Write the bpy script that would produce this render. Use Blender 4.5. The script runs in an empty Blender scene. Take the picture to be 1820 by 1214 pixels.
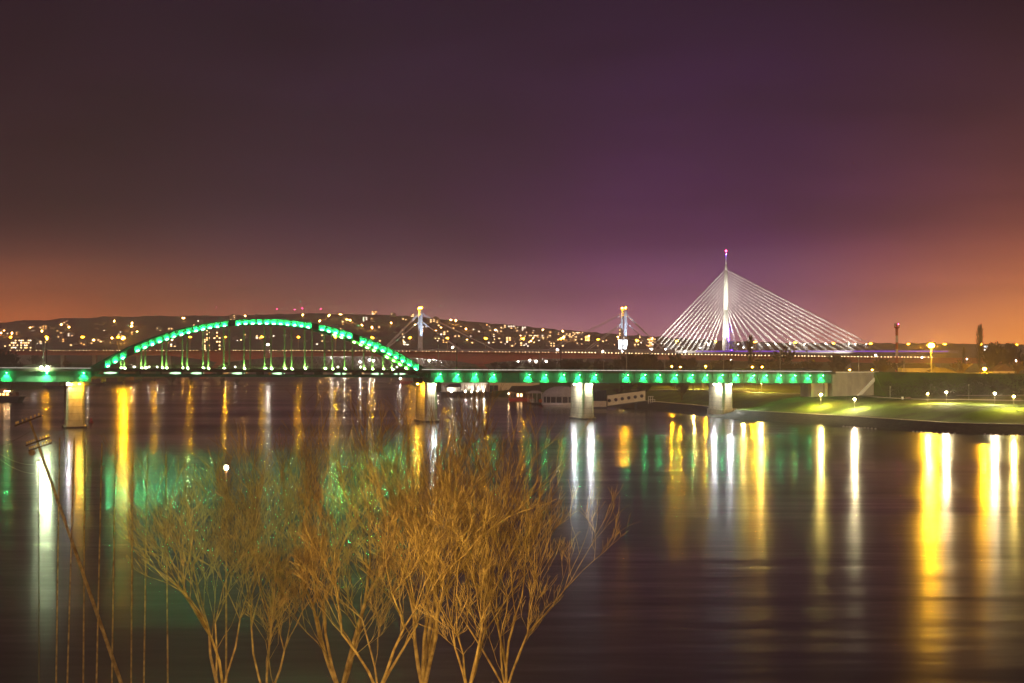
import bpy, math, random
from mathutils import Vector, Matrix

sc = bpy.context.scene
C = sc.collection
R = math.radians

# ------------------------------------------------------------------ camera
FPX, CX, HY, H = 2800.0, 910.0, 614.0, 36.0      # focal length in photo pixels, horizon row, eye height (m)
cam_d = bpy.data.cameras.new('camera')
cam_d.sensor_width = 36.0
cam_d.lens = 36.0 * FPX / 1820.0
cam_d.shift_y = (HY - 607.0) / 1820.0
cam_d.clip_start = 0.5
cam_d.clip_end = 20000.0
cam = bpy.data.objects.new('camera', cam_d)
cam.location = (0, 0, H)
cam.rotation_euler = (R(90), 0, 0)
C.objects.link(cam)
sc.camera = cam

# ------------------------------------------------------------------ night sky: city glow low down, dark violet above
world = bpy.data.worlds.new('World')
sc.world = world
world.use_nodes = True
nt = world.node_tree
nt.nodes.clear()


def s2l(c):
    return tuple(((v / 255.0 + 0.055) / 1.055) ** 2.4 if v > 10 else v / 255.0 / 12.92 for v in c)


def wn(t, **k):
    n = nt.nodes.new(t)
    for a, b in k.items():
        setattr(n, a, b)
    return n


def wmath(op, a, b=None, clamp=False):
    n = wn('ShaderNodeMath', operation=op, use_clamp=clamp)
    for i, v in enumerate((a, b)):
        if v is None:
            continue
        if isinstance(v, (int, float)):
            n.inputs[i].default_value = v
        else:
            nt.links.new(v, n.inputs[i])
    return n.outputs[0]


tc = wn('ShaderNodeTexCoord')
sep = wn('ShaderNodeSeparateXYZ')
nt.links.new(tc.outputs['Generated'], sep.inputs[0])
X, Y_, Z_ = sep.outputs
hyp = wmath('SQRT', wmath('ADD', wmath('MULTIPLY', X, X), wmath('MULTIPLY', Y_, Y_)))
side = wmath('DIVIDE', X, wmath('MAXIMUM', hyp, 0.0001))          # sine of the bearing
elev = wmath('MULTIPLY', wmath('ABSOLUTE', Z_), 4.0, True)


def sky_ramp(keys):
    """brightness falls smoothly with height: log-linear between the keys, then evened out over 14 stops"""
    def at(p):
        if p <= keys[0][0]:
            return [v * keys[0][2] for v in s2l(keys[0][1])]
        for (p0, c0, m0), (p1, c1, m1) in zip(keys, keys[1:]):
            if p <= p1:
                f = (p - p0) / (p1 - p0)
                return [math.exp(math.log(u * m0) * (1 - f) + math.log(v * m1) * f) for u, v in zip(s2l(c0), s2l(c1))]
        return [v * keys[-1][2] for v in s2l(keys[-1][1])]
    r = wn('ShaderNodeValToRGB')
    r.color_ramp.interpolation = 'LINEAR'
    pos = [0.0, .03, .06, .09, .12, .15, .18, .22, .26, .30, .36, .44, .60, .90]
    el = r.color_ramp.elements
    while len(el) < len(pos):
        el.new(0.5)
    for e, p in zip(el, pos):
        e.position = p
        c = [sum(at(max(0, p + d))[i] for d in (-.04, -.02, 0, .02, .04)) / 5 for i in range(3)]
        e.color = (*c, 1)
    nt.links.new(elev, r.inputs[0])
    return r.outputs[0]


SKY_L = sky_ramp([(0.0, (176, 88, 36), 4.2), (0.10, (154, 80, 42), 3.8), (0.20, (94, 52, 42), 1.9), (0.33, (50, 31, 35), 1.1), (0.85, (30, 16, 32), 1.0)])
SKY_C = sky_ramp([(0.0, (156, 110, 100), 3.2), (0.10, (124, 82, 86), 2.7), (0.20, (82, 49, 70), 1.8), (0.33, (54, 25, 58), 1.1), (0.85, (30, 16, 38), 1.0)])
SKY_P = sky_ramp([(0.0, (172, 116, 124), 3.2), (0.10, (132, 75, 112), 2.8), (0.20, (92, 44, 92), 1.8), (0.33, (66, 26, 76), 1.15), (0.85, (32, 16, 42), 1.0)])
SKY_R = sky_ramp([(0.0, (236, 140, 44), 4.9), (0.10, (212, 124, 62), 3.7), (0.20, (166, 90, 60), 2.4), (0.33, (98, 50, 44), 1.5), (0.85, (30, 16, 32), 1.0)])


def wmix(f, a, b):
    m = wn('ShaderNodeMix', data_type='RGBA')
    nt.links.new(f, m.inputs[0])
    nt.links.new(a, m.inputs[6])
    nt.links.new(b, m.inputs[7])
    return m.outputs[2]


def span(a, b):
    m = wn('ShaderNodeMapRange', interpolation_type='SMOOTHSTEP')
    m.inputs[1].default_value = a
    m.inputs[2].default_value = b
    nt.links.new(side, m.inputs[0])
    return m.outputs[0]


col = wmix(span(-0.32, -0.02), SKY_L, SKY_C)
col = wmix(span(-0.06, 0.10), col, SKY_P)
col = wmix(span(0.14, 0.36), col, SKY_R)
# a little unevenness, as thin cloud lit by the city has
ns = wn('ShaderNodeTexNoise')
ns.inputs['Scale'].default_value = 5.0
ns.inputs['Detail'].default_value = 3.0
mp = wn('ShaderNodeMapping')
mp.inputs['Scale'].default_value = (1, 1, 4)
nt.links.new(tc.outputs['Generated'], mp.inputs[0])
nt.links.new(mp.outputs[0], ns.inputs['Vector'])
gain = wmath('ADD', wmath('MULTIPLY', ns.outputs[0], 1.1), 0.45)
bg = wn('ShaderNodeBackground')
nt.links.new(col, bg.inputs[0])
SKY_STRENGTH = 1.0
nt.links.new(wmath('MULTIPLY', gain, SKY_STRENGTH), bg.inputs[1])
wo = wn('ShaderNodeOutputWorld')
nt.links.new(bg.outputs[0], wo.inputs[0])

# light of the city behind the camera thrown back by the low cloud: the one sun lamp, weak and very soft
sun_d = bpy.data.lights.new('city_glow', 'SUN')
sun_d.energy = 0.75
sun_d.angle = R(25)
sun_d.color = (1.0, 0.62, 0.56)
sun = bpy.data.objects.new('city_glow', sun_d)
sun.rotation_euler = (R(52), 0, R(-22))
C.objects.link(sun)

# ------------------------------------------------------------------ picture settings
vs = sc.view_settings
vs.view_transform = 'Standard'
vs.look = 'None'
vs.exposure = 0.12
vs.gamma = 1.0
vs.use_curve_mapping = False
cy = sc.cycles
cy.use_denoising = True
cy.denoising_prefilter = 'ACCURATE'
cy.use_light_tree = True
cy.max_bounces = 6
cy.diffuse_bounces = 2
cy.glossy_bounces = 3
cy.transmission_bounces = 3
cy.volume_bounces = 0
cy.transparent_max_bounces = 6
cy.sample_clamp_indirect = 6.0
cy.sample_clamp_direct = 0.0
cy.caustics_reflective = False
cy.caustics_refractive = False

# ------------------------------------------------------------------ materials
MATS = {}


def noise_mat(name, c1, c2=None, rough=0.7, scale=1.0, metallic=0.0, bump=0.0, detail=4.0, stretch=(1, 1, 1), spec=0.4, lo=0.35, hi=0.65):
    m = bpy.data.materials.new(name)
    m.use_nodes = True
    t = m.node_tree
    b = t.nodes['Principled BSDF']
    b.inputs['Roughness'].default_value = rough
    b.inputs['Metallic'].default_value = metallic
    b.inputs['Specular IOR Level'].default_value = spec
    co = t.nodes.new('ShaderNodeTexCoord')
    ma = t.nodes.new('ShaderNodeMapping')
    ma.inputs['Scale'].default_value = stretch
    no = t.nodes.new('ShaderNodeTexNoise')
    no.inputs['Scale'].default_value = scale
    no.inputs['Detail'].default_value = detail
    ra = t.nodes.new('ShaderNodeValToRGB')
    ra.color_ramp.elements[0].position = lo
    ra.color_ramp.elements[1].position = hi
    ra.color_ramp.elements[0].color = (*c1, 1)
    ra.color_ramp.elements[1].color = (*(c2 or tuple(v * 0.72 for v in c1)), 1)
    t.links.new(co.outputs['Object'], ma.inputs[0])
    t.links.new(ma.outputs[0], no.inputs['Vector'])
    t.links.new(no.outputs[0], ra.inputs[0])
    t.links.new(ra.outputs[0], b.inputs['Base Color'])
    if bump:
        bu = t.nodes.new('ShaderNodeBump')
        bu.inputs['Strength'].default_value = bump
        bu.inputs['Distance'].default_value = 0.1
        t.links.new(no.outputs[0], bu.inputs['Height'])
        t.links.new(bu.outputs[0], b.inputs['Normal'])
    MATS[name] = m
    return m


def glow_mat(name, color, strength, light=True):
    m = bpy.data.materials.new(name)
    m.use_nodes = True
    t = m.node_tree
    b = t.nodes['Principled BSDF']
    b.inputs['Base Color'].default_value = (0.02, 0.02, 0.02, 1)
    b.inputs['Emission Color'].default_value = (*color, 1)
    b.inputs['Emission Strength'].default_value = strength
    m.cycles.emission_sampling = 'FRONT' if light else 'NONE'
    MATS[name] = m
    return m


noise_mat('green_steel', (0.055, 0.21, 0.115), (0.04, 0.15, 0.08), 0.5, 0.35, bump=0.05)
noise_mat('hanger_paint', (0.30, 0.48, 0.22), (0.22, 0.38, 0.16), 0.5, 0.5)
noise_mat('dark_steel', (0.05, 0.055, 0.03), (0.03, 0.03, 0.02), 0.55, 0.5)
noise_mat('red_steel', (0.50, 0.15, 0.085), (0.38, 0.11, 0.065), 0.55, 0.08)
noise_mat('grey_steel', (0.38, 0.36, 0.36), (0.26, 0.25, 0.25), 0.5, 0.1)
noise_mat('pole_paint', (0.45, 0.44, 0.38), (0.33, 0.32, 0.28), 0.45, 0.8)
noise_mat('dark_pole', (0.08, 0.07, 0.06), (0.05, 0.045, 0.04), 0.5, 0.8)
noise_mat('pier_stone', (0.50, 0.42, 0.25), (0.33, 0.27, 0.15), 0.85, 0.55, bump=0.25, detail=8, stretch=(1, 1, 0.35))
noise_mat('concrete', (0.36, 0.33, 0.27), (0.24, 0.22, 0.18), 0.85, 0.3, bump=0.2, detail=8, stretch=(1, 1, 0.4))
noise_mat('pale_concrete', (0.78, 0.78, 0.74), (0.66, 0.66, 0.62), 0.6, 0.06)
noise_mat('cable_white', (0.8, 0.8, 0.78), (0.72, 0.72, 0.7), 0.45, 0.05)
noise_mat('asphalt', (0.055, 0.053, 0.05), (0.04, 0.038, 0.036), 0.85, 0.4)
noise_mat('path_gravel', (0.34, 0.30, 0.22), (0.24, 0.21, 0.15), 0.9, 0.5)
noise_mat('stone_kerb', (0.62, 0.56, 0.42), (0.45, 0.40, 0.30), 0.8, 0.8)
noise_mat('grass', (0.10, 0.155, 0.022), (0.07, 0.085, 0.022), 0.95, 0.09, bump=0.6, detail=12, spec=0.1, lo=.42, hi=.57)
noise_mat('riprap', (0.11, 0.095, 0.07), (0.06, 0.052, 0.04), 0.9, 0.45, bump=0.6, detail=8, spec=0.2)
noise_mat('hill_cover', (0.17, 0.14, 0.11), (0.10, 0.085, 0.07), 0.95, 0.02, spec=0.1)
noise_mat('hedge_leaf', (0.06, 0.055, 0.022), (0.038, 0.04, 0.016), 0.8, 0.6, spec=0.2)
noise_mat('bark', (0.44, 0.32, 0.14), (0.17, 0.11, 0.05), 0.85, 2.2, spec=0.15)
noise_mat('dark_bark', (0.11, 0.08, 0.05), (0.07, 0.05, 0.032), 0.9, 1.0, spec=0.1)
noise_mat('white_paint', (0.75, 0.73, 0.68), (0.6, 0.58, 0.53), 0.5, 0.25)
noise_mat('cream_paint', (0.80, 0.70, 0.46), (0.68, 0.59, 0.39), 0.5, 0.25)
noise_mat('wood_brown', (0.20, 0.12, 0.07), (0.12, 0.07, 0.045), 0.75, 0.6, stretch=(0.3, 1, 3))
noise_mat('dark_roof', (0.05, 0.042, 0.035), (0.03, 0.027, 0.024), 0.7, 0.5)
noise_mat('grey_canvas', (0.42, 0.40, 0.37), (0.32, 0.30, 0.28), 0.8, 0.3)
noise_mat('hull_dark', (0.05, 0.045, 0.045), (0.03, 0.028, 0.03), 0.5, 0.4)
noise_mat('orange_plastic', (0.55, 0.13, 0.03), (0.42, 0.10, 0.025), 0.5, 0.5)
noise_mat('tower_red', (0.50, 0.07, 0.04), (0.40, 0.055, 0.03), 0.6, 0.3)
noise_mat('far_facade', (0.30, 0.26, 0.22), (0.20, 0.175, 0.15), 0.8, 0.02)
noise_mat('far_roof', (0.16, 0.08, 0.055), (0.11, 0.06, 0.045), 0.8, 0.03)
noise_mat('yellow_sign', (0.80, 0.50, 0.03), (0.72, 0.44, 0.02), 0.4, 1.0)
noise_mat('insulator', (0.75, 0.55, 0.2), (0.6, 0.42, 0.14), 0.25, 3.0)
noise_mat('red_paint', (0.5, 0.05, 0.05), (0.38, 0.04, 0.04), 0.5, 0.8)
noise_mat('glass_dark', (0.03, 0.035, 0.04), (0.02, 0.02, 0.025), 0.12, 0.2, spec=0.6)

G = glow_mat
G('green_lamp', (0.07, 1.0, 0.36), 700)
G('lime_lamp', (0.3, 1.0, 0.1), 800)
G('hanger_lamp', (0.55, 1.0, 0.3), 1400)
G('white_flood', (0.93, 0.97, 1.0), 4200)
G('amber_flood', (1.0, 0.5, 0.03), 4500)
G('deck_flood', (0.55, 1.0, 0.55), 2.2)
G('sodium', (1.0, 0.42, 0.004), 1500)
G('sodium_strong', (1.0, 0.46, 0.006), 2400)
G('added_fill_glow', (1.0, 0.6, 0.14), 2000)
G('park_white', (1.0, 0.84, 0.45), 9000)
G('park_warm', (1.0, 0.72, 0.16), 9000)
G('street_white', (1.0, 0.88, 0.74), 450)
G('pink_lamp', (1.0, 0.66, 0.62), 2500)
G('parapet_lamp_and_trail', (1.0, 0.70, 0.34), 7, False)
G('violet_strip', (0.3, 0.06, 1.0), 1.3, False)
G('red_beacon', (1.0, 0.05, 0.22), 40, False)
G('window_warm', (1.0, 0.58, 0.24), 8, False)
G('window_orange', (1.0, 0.46, 0.12), 8, False)
G('window_white', (1.0, 0.84, 0.66), 7, False)
G('screen', (0.85, 0.93, 1.0), 5, True)
G('hall_light', (1.0, 0.85, 0.62), 8, True)
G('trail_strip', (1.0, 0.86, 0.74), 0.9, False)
G('small_lamp', (1.0, 0.62, 0.30), 120)
G('sodium_mast', (1.0, 0.46, 0.006), 6000)
G('girder_lens', (0.06, 1.0, 0.34), 360)
G('house_flood', (1.0, 0.88, 0.70), 2200)
G('railing_flood', (0.80, 1.0, 0.55), 3600)
G('tip_violet', (0.22, 0.08, 1.0), 400)
G('violet_flood', (0.12, 0.03, 1.0), 60)
M = MATS


# water: long-exposure river, smooth but never still
def water_mat():
    m = bpy.data.materials.new('river_water')
    m.use_nodes = True
    t = m.node_tree
    b = t.nodes['Principled BSDF']
    b.inputs['Base Color'].default_value = (0.010, 0.008, 0.008, 1)
    b.inputs['IOR'].default_value = 1.333
    b.inputs['Specular IOR Level'].default_value = 0.5
    co = t.nodes.new('ShaderNodeTexCoord')

    def noise(scale, stretch, detail, rot=0.0):
        ma = t.nodes.new('ShaderNodeMapping')
        ma.inputs['Scale'].default_value = stretch
        ma.inputs['Rotation'].default_value = (0, 0, rot)
        no = t.nodes.new('ShaderNodeTexNoise')
        no.inputs['Scale'].default_value = scale
        no.inputs['Detail'].default_value = detail
        t.links.new(co.outputs['Object'], ma.inputs[0])
        t.links.new(ma.outputs[0], no.inputs['Vector'])
        return no.outputs[0]

    bands = noise(0.012, (0.35, 1.0, 1), 4.0, 0.12)           # slicks and ruffled lanes
    mr = t.nodes.new('ShaderNodeMapRange')
    mr.inputs[1].default_value = 0.35
    mr.inputs[2].default_value = 0.68
    mr.inputs[3].default_value = 0.12
    mr.inputs[4].default_value = 0.24
    t.links.new(bands, mr.inputs[0])
    t.links.new(mr.outputs[0], b.inputs['Roughness'])
    w1 = noise(0.05, (0.30, 1.0, 1), 3.0, -0.1)
    w2 = noise(0.35, (0.5, 1.0, 1), 2.0, 0.2)
    b1 = t.nodes.new('ShaderNodeBump')
    b1.inputs['Strength'].default_value = 0.9
    b1.inputs['Distance'].default_value = 0.35
    t.links.new(w1, b1.inputs['Height'])
    b2 = t.nodes.new('ShaderNodeBump')
    b2.inputs['Strength'].default_value = 0.55
    b2.inputs['Distance'].default_value = 0.03
    t.links.new(w2, b2.inputs['Height'])
    t.links.new(b1.outputs[0], b2.inputs['Normal'])
    t.links.new(b2.outputs[0], b.inputs['Normal'])
    return m


M['water'] = water_mat()


# ------------------------------------------------------------------ helpers
def W(px, py, Y):
    return Vector(((px - CX) / FPX * Y, Y, H - (py - HY) / FPX * Y))


def wx(px, Y):
    return (px - CX) / FPX * Y


def wz(py, Y):
    return H - (py - HY) / FPX * Y


class MB:
    def __init__(s):
        s.v, s.f = [], []

    def add(s, vs_, fs):
        n = len(s.v)
        s.v += [tuple(p) for p in vs_]
        s.f += [tuple(i + n for i in q) for q in fs]
        return s

    def box(s, x0, x1, y0, y1, z0, z1):
        return s.add([(x0, y0, z0), (x1, y0, z0), (x1, y1, z0), (x0, y1, z0), (x0, y0, z1), (x1, y0, z1), (x1, y1, z1), (x0, y1, z1)],
                     [(0, 3, 2, 1), (4, 5, 6, 7), (0, 1, 5, 4), (1, 2, 6, 5), (2, 3, 7, 6), (3, 0, 4, 7)])

    def hexa(s, p):  # eight corners, same order as box
        return s.add(p, [(0, 3, 2, 1), (4, 5, 6, 7), (0, 1, 5, 4), (1, 2, 6, 5), (2, 3, 7, 6), (3, 0, 4, 7)])

    def prism(s, poly, z0, z1, top=None):
        n = len(poly)
        top = top or poly
        vs_ = [(x, y, z0) for x, y in poly] + [(x, y, z1) for x, y in top]
        fs = [tuple(range(n - 1, -1, -1)), tuple(range(n, 2 * n))]
        fs += [(i, (i + 1) % n, n + (i + 1) % n, n + i) for i in range(n)]
        return s.add(vs_, fs)

    def tube(s, p, q, r0, r1=None, n=6, cap=True):
        p, q = Vector(p), Vector(q)
        r1 = r0 if r1 is None else r1
        d = q - p
        if d.length < 1e-6:
            return s
        d.normalize()
        a = d.orthogonal().normalized()
        b = d.cross(a)
        vs_ = []
        for c, r in ((p, r0), (q, r1)):
            for i in range(n):
                t = 2 * math.pi * i / n
                vs_.append(c + (a * math.cos(t) + b * math.sin(t)) * r)
        fs = [(i, (i + 1) % n, n + (i + 1) % n, n + i) for i in range(n)]
        if cap:
            fs += [tuple(range(n - 1, -1, -1)), tuple(range(n, 2 * n))]
        return s.add(vs_, fs)

    def lathe(s, prof, n=12, cx=0.0, cy=0.0):
        vs_ = []
        for r, z in prof:
            for i in range(n):
                t = 2 * math.pi * i / n
                vs_.append((cx + r * math.cos(t), cy + r * math.sin(t), z))
        fs = []
        for k in range(len(prof) - 1):
            for i in range(n):
                j = (i + 1) % n
                fs.append((k * n + i, k * n + j, (k + 1) * n + j, (k + 1) * n + i))
        fs.append(tuple(range(n - 1, -1, -1)))
        fs.append(tuple((len(prof) - 1) * n + i for i in range(n)))
        return s.add(vs_, fs)

    def ball(s, c, r, n=8, m=5, sz=1.0):
        return s.lathe([(max(r * math.sin(math.pi * k / m), 0.01 * r), c[2] - r * sz * math.cos(math.pi * k / m)) for k in range(m + 1)], n, c[0], c[1])

    def mesh(s, name, mat, smooth=False):
        me = bpy.data.meshes.new(name)
        me.from_pydata(s.v, [], s.f)
        me.materials.append(M[mat] if isinstance(mat, str) else mat)
        if smooth:
            me.polygons.foreach_set('use_smooth', [True] * len(me.polygons))
        me.update()
        return me

    def build(s, name, mat, parent=None, loc=(0, 0, 0), smooth=False, kind=None):
        o = bpy.data.objects.new(name, s.mesh(name, mat, smooth))
        C.objects.link(o)
        o.location = loc
        if parent:
            o.parent = parent
        if kind:
            o['kind'] = kind
        return o


def box(x0, x1, y0, y1, z0, z1):
    return MB().box(x0, x1, y0, y1, z0, z1)


def inst(name, me, parent=None, loc=(0, 0, 0), rot=(0, 0, 0), scale=None):
    o = bpy.data.objects.new(name, me)
    C.objects.link(o)
    o.location = loc
    o.rotation_euler = rot
    if scale:
        o.scale = scale
    if parent:
        o.parent = parent
    return o


def tag(o, label, cat, group=None):
    o['label'] = label
    o['category'] = cat
    if group:
        o['group'] = group
    return o


def thing(name, label, cat, loc=(0, 0, 0), rz=0.0, group=None):
    o = bpy.data.objects.new(name, None)
    C.objects.link(o)
    o.location = loc
    o.rotation_euler = (0, 0, rz)
    o.empty_display_size = 0.5
    return tag(o, label, cat, group)


def copy_tree(o, parent=None):
    c = o.copy()
    C.objects.link(c)
    c.parent = parent
    for ch in list(o.children):
        copy_tree(ch, c)
    return c


def spot(parent, loc, target, power, color, angle=60, blend=0.5, radius=0.5):
    d = bpy.data.lights.new('floodlight_beam', 'SPOT')
    d.energy = power
    d.color = color
    d.spot_size = R(angle)
    d.spot_blend = blend
    d.shadow_soft_size = radius
    o = bpy.data.objects.new('floodlight_beam', d)
    C.objects.link(o)
    o.location = loc
    dirv = Vector(target) - Vector(loc)
    o.rotation_euler = dirv.to_track_quat('-Z', 'Y').to_euler()
    if parent:
        o.parent = parent
    return o


# ------------------------------------------------------------------ ground and river
def seg_dist(px, py, poly):
    """signed distance to a polyline, positive on its left"""
    best, sgn = 1e18, 1.0
    for (ax, ay), (bx, by) in zip(poly, poly[1:]):
        dx, dy = bx - ax, by - ay
        L2 = dx * dx + dy * dy
        t = max(0.0, min(1.0, ((px - ax) * dx + (py - ay) * dy) / L2))
        qx, qy = ax + dx * t - px, ay + dy * t - py
        d2 = qx * qx + qy * qy
        if d2 < best - 1e-9:
            best = d2
            sgn = 1.0 if dx * (py - ay) - dy * (px - ax) > 0 else -1.0
    return sgn * math.sqrt(best)


def pts(*l):
    return [(wx(px, Y), Y) for px, Y in l]


SHORE_R = pts((3600, 470), (2300, 580), (1990, 605), (1820, 630), (1650, 652), (1500, 702), (1400, 738), (1283, 778), (1200, 845), (1130, 900), (1040, 960),
              (960, 1030), (880, 1110), (800, 1160), (745, 1320), (712, 1600), (690, 1900), (660, 2600), (640, 9000))
SHORE_R = SHORE_R[::-1]          # so that land lies on its left
SHORE_L = pts((-2600, 640), (-600, 900), (-250, 1080), (0, 1240), (150, 1400), (270, 1660), (330, 1900), (400, 2600), (420, 9000))


def lerp_tab(tab, x):
    if x <= tab[0][0]:
        return tab[0][1]
    for (a, b), (c, d) in zip(tab, tab[1:]):
        if x <= c:
            t = (x - a) / (c - a)
            return b + (d - b) * t
    return tab[-1][1]


PROF = [(-60, -4), (-4, -1.6), (0, 0.0), (14, 3.3), (18, 3.5), (26, 4.6), (36, 7.4), (46, 9.1), (60, 9.6), (110, 9.9), (180, 10.2), (300, 10.6), (700, 12), (3000, 14), (9000, 14)]
SKYLINE = [(-900, 590), (-200, 582), (0, 574), (200, 566), (400, 562), (560, 555), (720, 560), (850, 572), (1000, 588), (1100, 597), (1250, 606), (1500, 612), (2600, 612)]


def smooth01(t):
    t = max(0.0, min(1.0, t))
    return t * t * (3 - 2 * t)


def ground_z(x, y):
    d = max(seg_dist(x, y, SHORE_R), seg_dist(x, y, SHORE_L))
    z = lerp_tab(PROF, d)
    if d > 14:
        z += 0.35 * math.sin(x * 0.055 + 1) * math.sin(y * 0.043) * min(1, (d - 14) / 30)
    if y > 2300:
        px = x / y * FPX + CX
        top = H + (HY - lerp_tab(SKYLINE, px)) * 4600 / FPX
        k = smooth01((y - 2300) / 2300)
        if y > 2700:
            z += k * 3.0 * (math.sin(x * .11 + y * .3) + math.sin(x * .047 - y * .2) + .7 * math.sin(x * .21 + y * .7))
            top += k * 2.2 * (math.sin(x * .13 + y * .3) * math.sin(x * .031) + math.sin(x * .052 - y * .2))
        z = max(z if d > 0 else -3 + 13 * smooth01((y - 2300) / 250), 10 + (top - 12) * k + 5 * math.sin(x * 0.004) * k * math.sin(y * 0.006))
    return z


def ground_mesh(name, y0, y1, rows, cols, k0, k1, mat):
    vs_, fs = [], []
    for r in range(rows + 1):
        y = y0 * (y1 / y0) ** (r / rows)
        for c in range(cols + 1):
            k = k0 + (k1 - k0) * c / cols
            x = k * y
            vs_.append((x, y, ground_z(x, y)))
    for r in range(rows):
        for c in range(cols):
            a = r * (cols + 1) + c
            fs.append((a, a + 1, a + cols + 2, a + cols + 1))
    mb = MB()
    mb.v, mb.f = vs_, fs
    o = mb.build(name, mat, smooth=True)
    o['kind'] = 'structure'
    return o


ground_mesh('ground', 560, 2400, 190, 240, -0.62, 0.62, 'grass')
ground_mesh('hillside', 2398, 5500, 44, 420, -0.7, 0.7, 'hill_cover')
river = MB().add([(-6000, -200, 0), (6000, -200, 0), (6000, 5580, 0), (-6000, 5580, 0)], [(0, 1, 2, 3)]).build('river', 'water')
river['kind'] = 'structure'


# ribbons laid on the ground (kerb line, paths)
def ribbon(name, line, width, mat, lift, thick=0.0, zf=None):
    mb = MB()
    n = len(line)
    pts_ = []
    for i, (x, y) in enumerate(line):
        a = line[max(0, i - 1)]
        b = line[min(n - 1, i + 1)]
        d = Vector((b[0] - a[0], b[1] - a[1])).normalized()
        nn = Vector((-d.y, d.x)) * width / 2
        z = (zf or ground_z)(x, y) + lift
        pts_.append((Vector((x - nn.x, y - nn.y, z)), Vector((x + nn.x, y + nn.y, z))))
    for (a, b), (c, d) in zip(pts_, pts_[1:]):
        dn = Vector((0, 0, thick))
        if thick:
            mb.hexa([a - dn, c - dn, d - dn, b - dn, a, c, d, b])
        else:
            mb.add([a, c, d, b], [(0, 1, 2, 3)])
    o = mb.build(name, mat)
    o['kind'] = 'structure'
    return o


def dense(line, step):
    out = []
    for (ax, ay), (bx, by) in zip(line, line[1:]):
        k = max(1, int(math.hypot(bx - ax, by - ay) / step))
        out += [(ax + (bx - ax) * i / k, ay + (by - ay) * i / k) for i in range(k)]
    return out + [line[-1]]


def shore_offset(d, i0, i1):
    line = SHORE_R[i0:i1]
    out = []
    for i, (x, y) in enumerate(line):
        a = line[max(0, i - 1)]
        b = line[min(len(line) - 1, i + 1)]
        v = Vector((b[0] - a[0], b[1] - a[1])).normalized()
        out.append((x - v.y * d, y + v.x * d))
    return out


i0 = len(SHORE_R) - 1 - 10
ribbon('quay_kerb', dense(shore_offset(14.5, i0, len(SHORE_R) - 1), 5), 2.2, 'stone_kerb', 0.45, 0.9)
ribbon('footpath', dense(pts((1960, 700), (1820, 738), (1640, 772), (1560, 800), (1500, 838), (1380, 862), (1240, 930), (1100, 1000)), 6), 4.0, 'path_gravel', 0.32, 0.5)
ribbon('promenade', dense(pts((2000, 775), (1820, 815), (1680, 826), (1560, 832)), 6), 3.4, 'path_gravel', 0.34, 0.5)


# sloping stone revetment between water and kerb, as a sheet just over the ground
def revetment():
    a = dense(shore_offset(-3.0, i0, len(SHORE_R) - 1), 5)
    b = dense(shore_offset(13.6, i0, len(SHORE_R) - 1), 5)
    n = 120

    def at(l, t):
        k = t * (len(l) - 1)
        j = min(int(k), len(l) - 2)
        u = k - j
        return (l[j][0] + (l[j + 1][0] - l[j][0]) * u, l[j][1] + (l[j + 1][1] - l[j][1]) * u)
    mb = MB()
    for i in range(n + 1):
        p, q = at(a, i / n), at(b, i / n)
        for k in range(5):
            t = k / 4
            x, y = p[0] + (q[0] - p[0]) * t, p[1] + (q[1] - p[1]) * t
            mb.v.append((x, y, -0.6 + 4.25 * t))
    for i in range(n):
        for k in range(4):
            c = i * 5 + k
            mb.f.append((c, c + 5, c + 6, c + 1))
    o = mb.build('quay_revetment', 'riprap', smooth=True)
    o['kind'] = 'structure'


revetment()

# near bank below the camera
def near_z(x, y):
    t = [(10, 33), (20, 30.5), (60, 22.0), (80, 17.8), (100, 13.5), (120, 9.2), (150, 2.9), (158, 1.0), (164, -2), (300, -3)]
    edge = 0
    z = lerp_tab(t, y + edge)
    return z + (0.35 * math.sin(x * 0.21 + y * 0.13) + 0.25 * math.sin(x * 0.09 - y * 0.17) if y < 150 else 0)


mb = MB()
NX, NY = 120, 90
for j in range(NY + 1):
    y = 12 + (175 - 12) * j / NY
    for i in range(NX + 1):
        x = -110 + 220 * i / NX
        mb.v.append((x, y, near_z(x, y)))
for j in range(NY):
    for i in range(NX):
        a = j * (NX + 1) + i
        mb.f.append((a, a + 1, a + NX + 2, a + NX + 1))
o = mb.build('near_bank', 'grass', smooth=True)
o['kind'] = 'structure'

# ------------------------------------------------------------------ the green arch bridge
SL = 0.35
PHI = math.atan(SL)
CO, SI = math.cos(PHI), math.sin(PHI)
YB0 = 755.2                      # Y = YB0 + SL * x is the near face of the bridge
OX = wx(757, YB0 / (1 - SL * (757 - CX) / FPX))
OY = YB0 + SL * OX
bridge = thing('arch_bridge', 'long bridge with green floodlit steel arch and green-lit girder crossing the river', 'bridge', (OX, OY, 0), PHI)


def S(px):
    k = (px - CX) / FPX
    return (k * YB0 / (1 - SL * k) - OX) / CO


def BW(s, t, z):
    return Vector((OX + s * CO - t * SI, OY + s * SI + t * CO, z))


def zd(s):
    return 24.4 - 0.0095 * s


S_L, S_A, S_B, S_E = S(-40), S(157), 0.0, S(1477)
WID = 17.0
# deck slab pieces
def sloped_box(s0, s1, t0, t1, dz0, dz1, n=1):
    mb = MB()
    for i in range(n):
        a, b = s0 + (s1 - s0) * i / n, s0 + (s1 - s0) * (i + 1) / n
        mb.hexa([(a, t0, zd(a) + dz0), (b, t0, zd(b) + dz0), (b, t1, zd(b) + dz0), (a, t1, zd(a) + dz0),
                 (a, t0, zd(a) + dz1), (b, t0, zd(b) + dz1), (b, t1, zd(b) + dz1), (a, t1, zd(a) + dz1)])
    return mb


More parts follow.
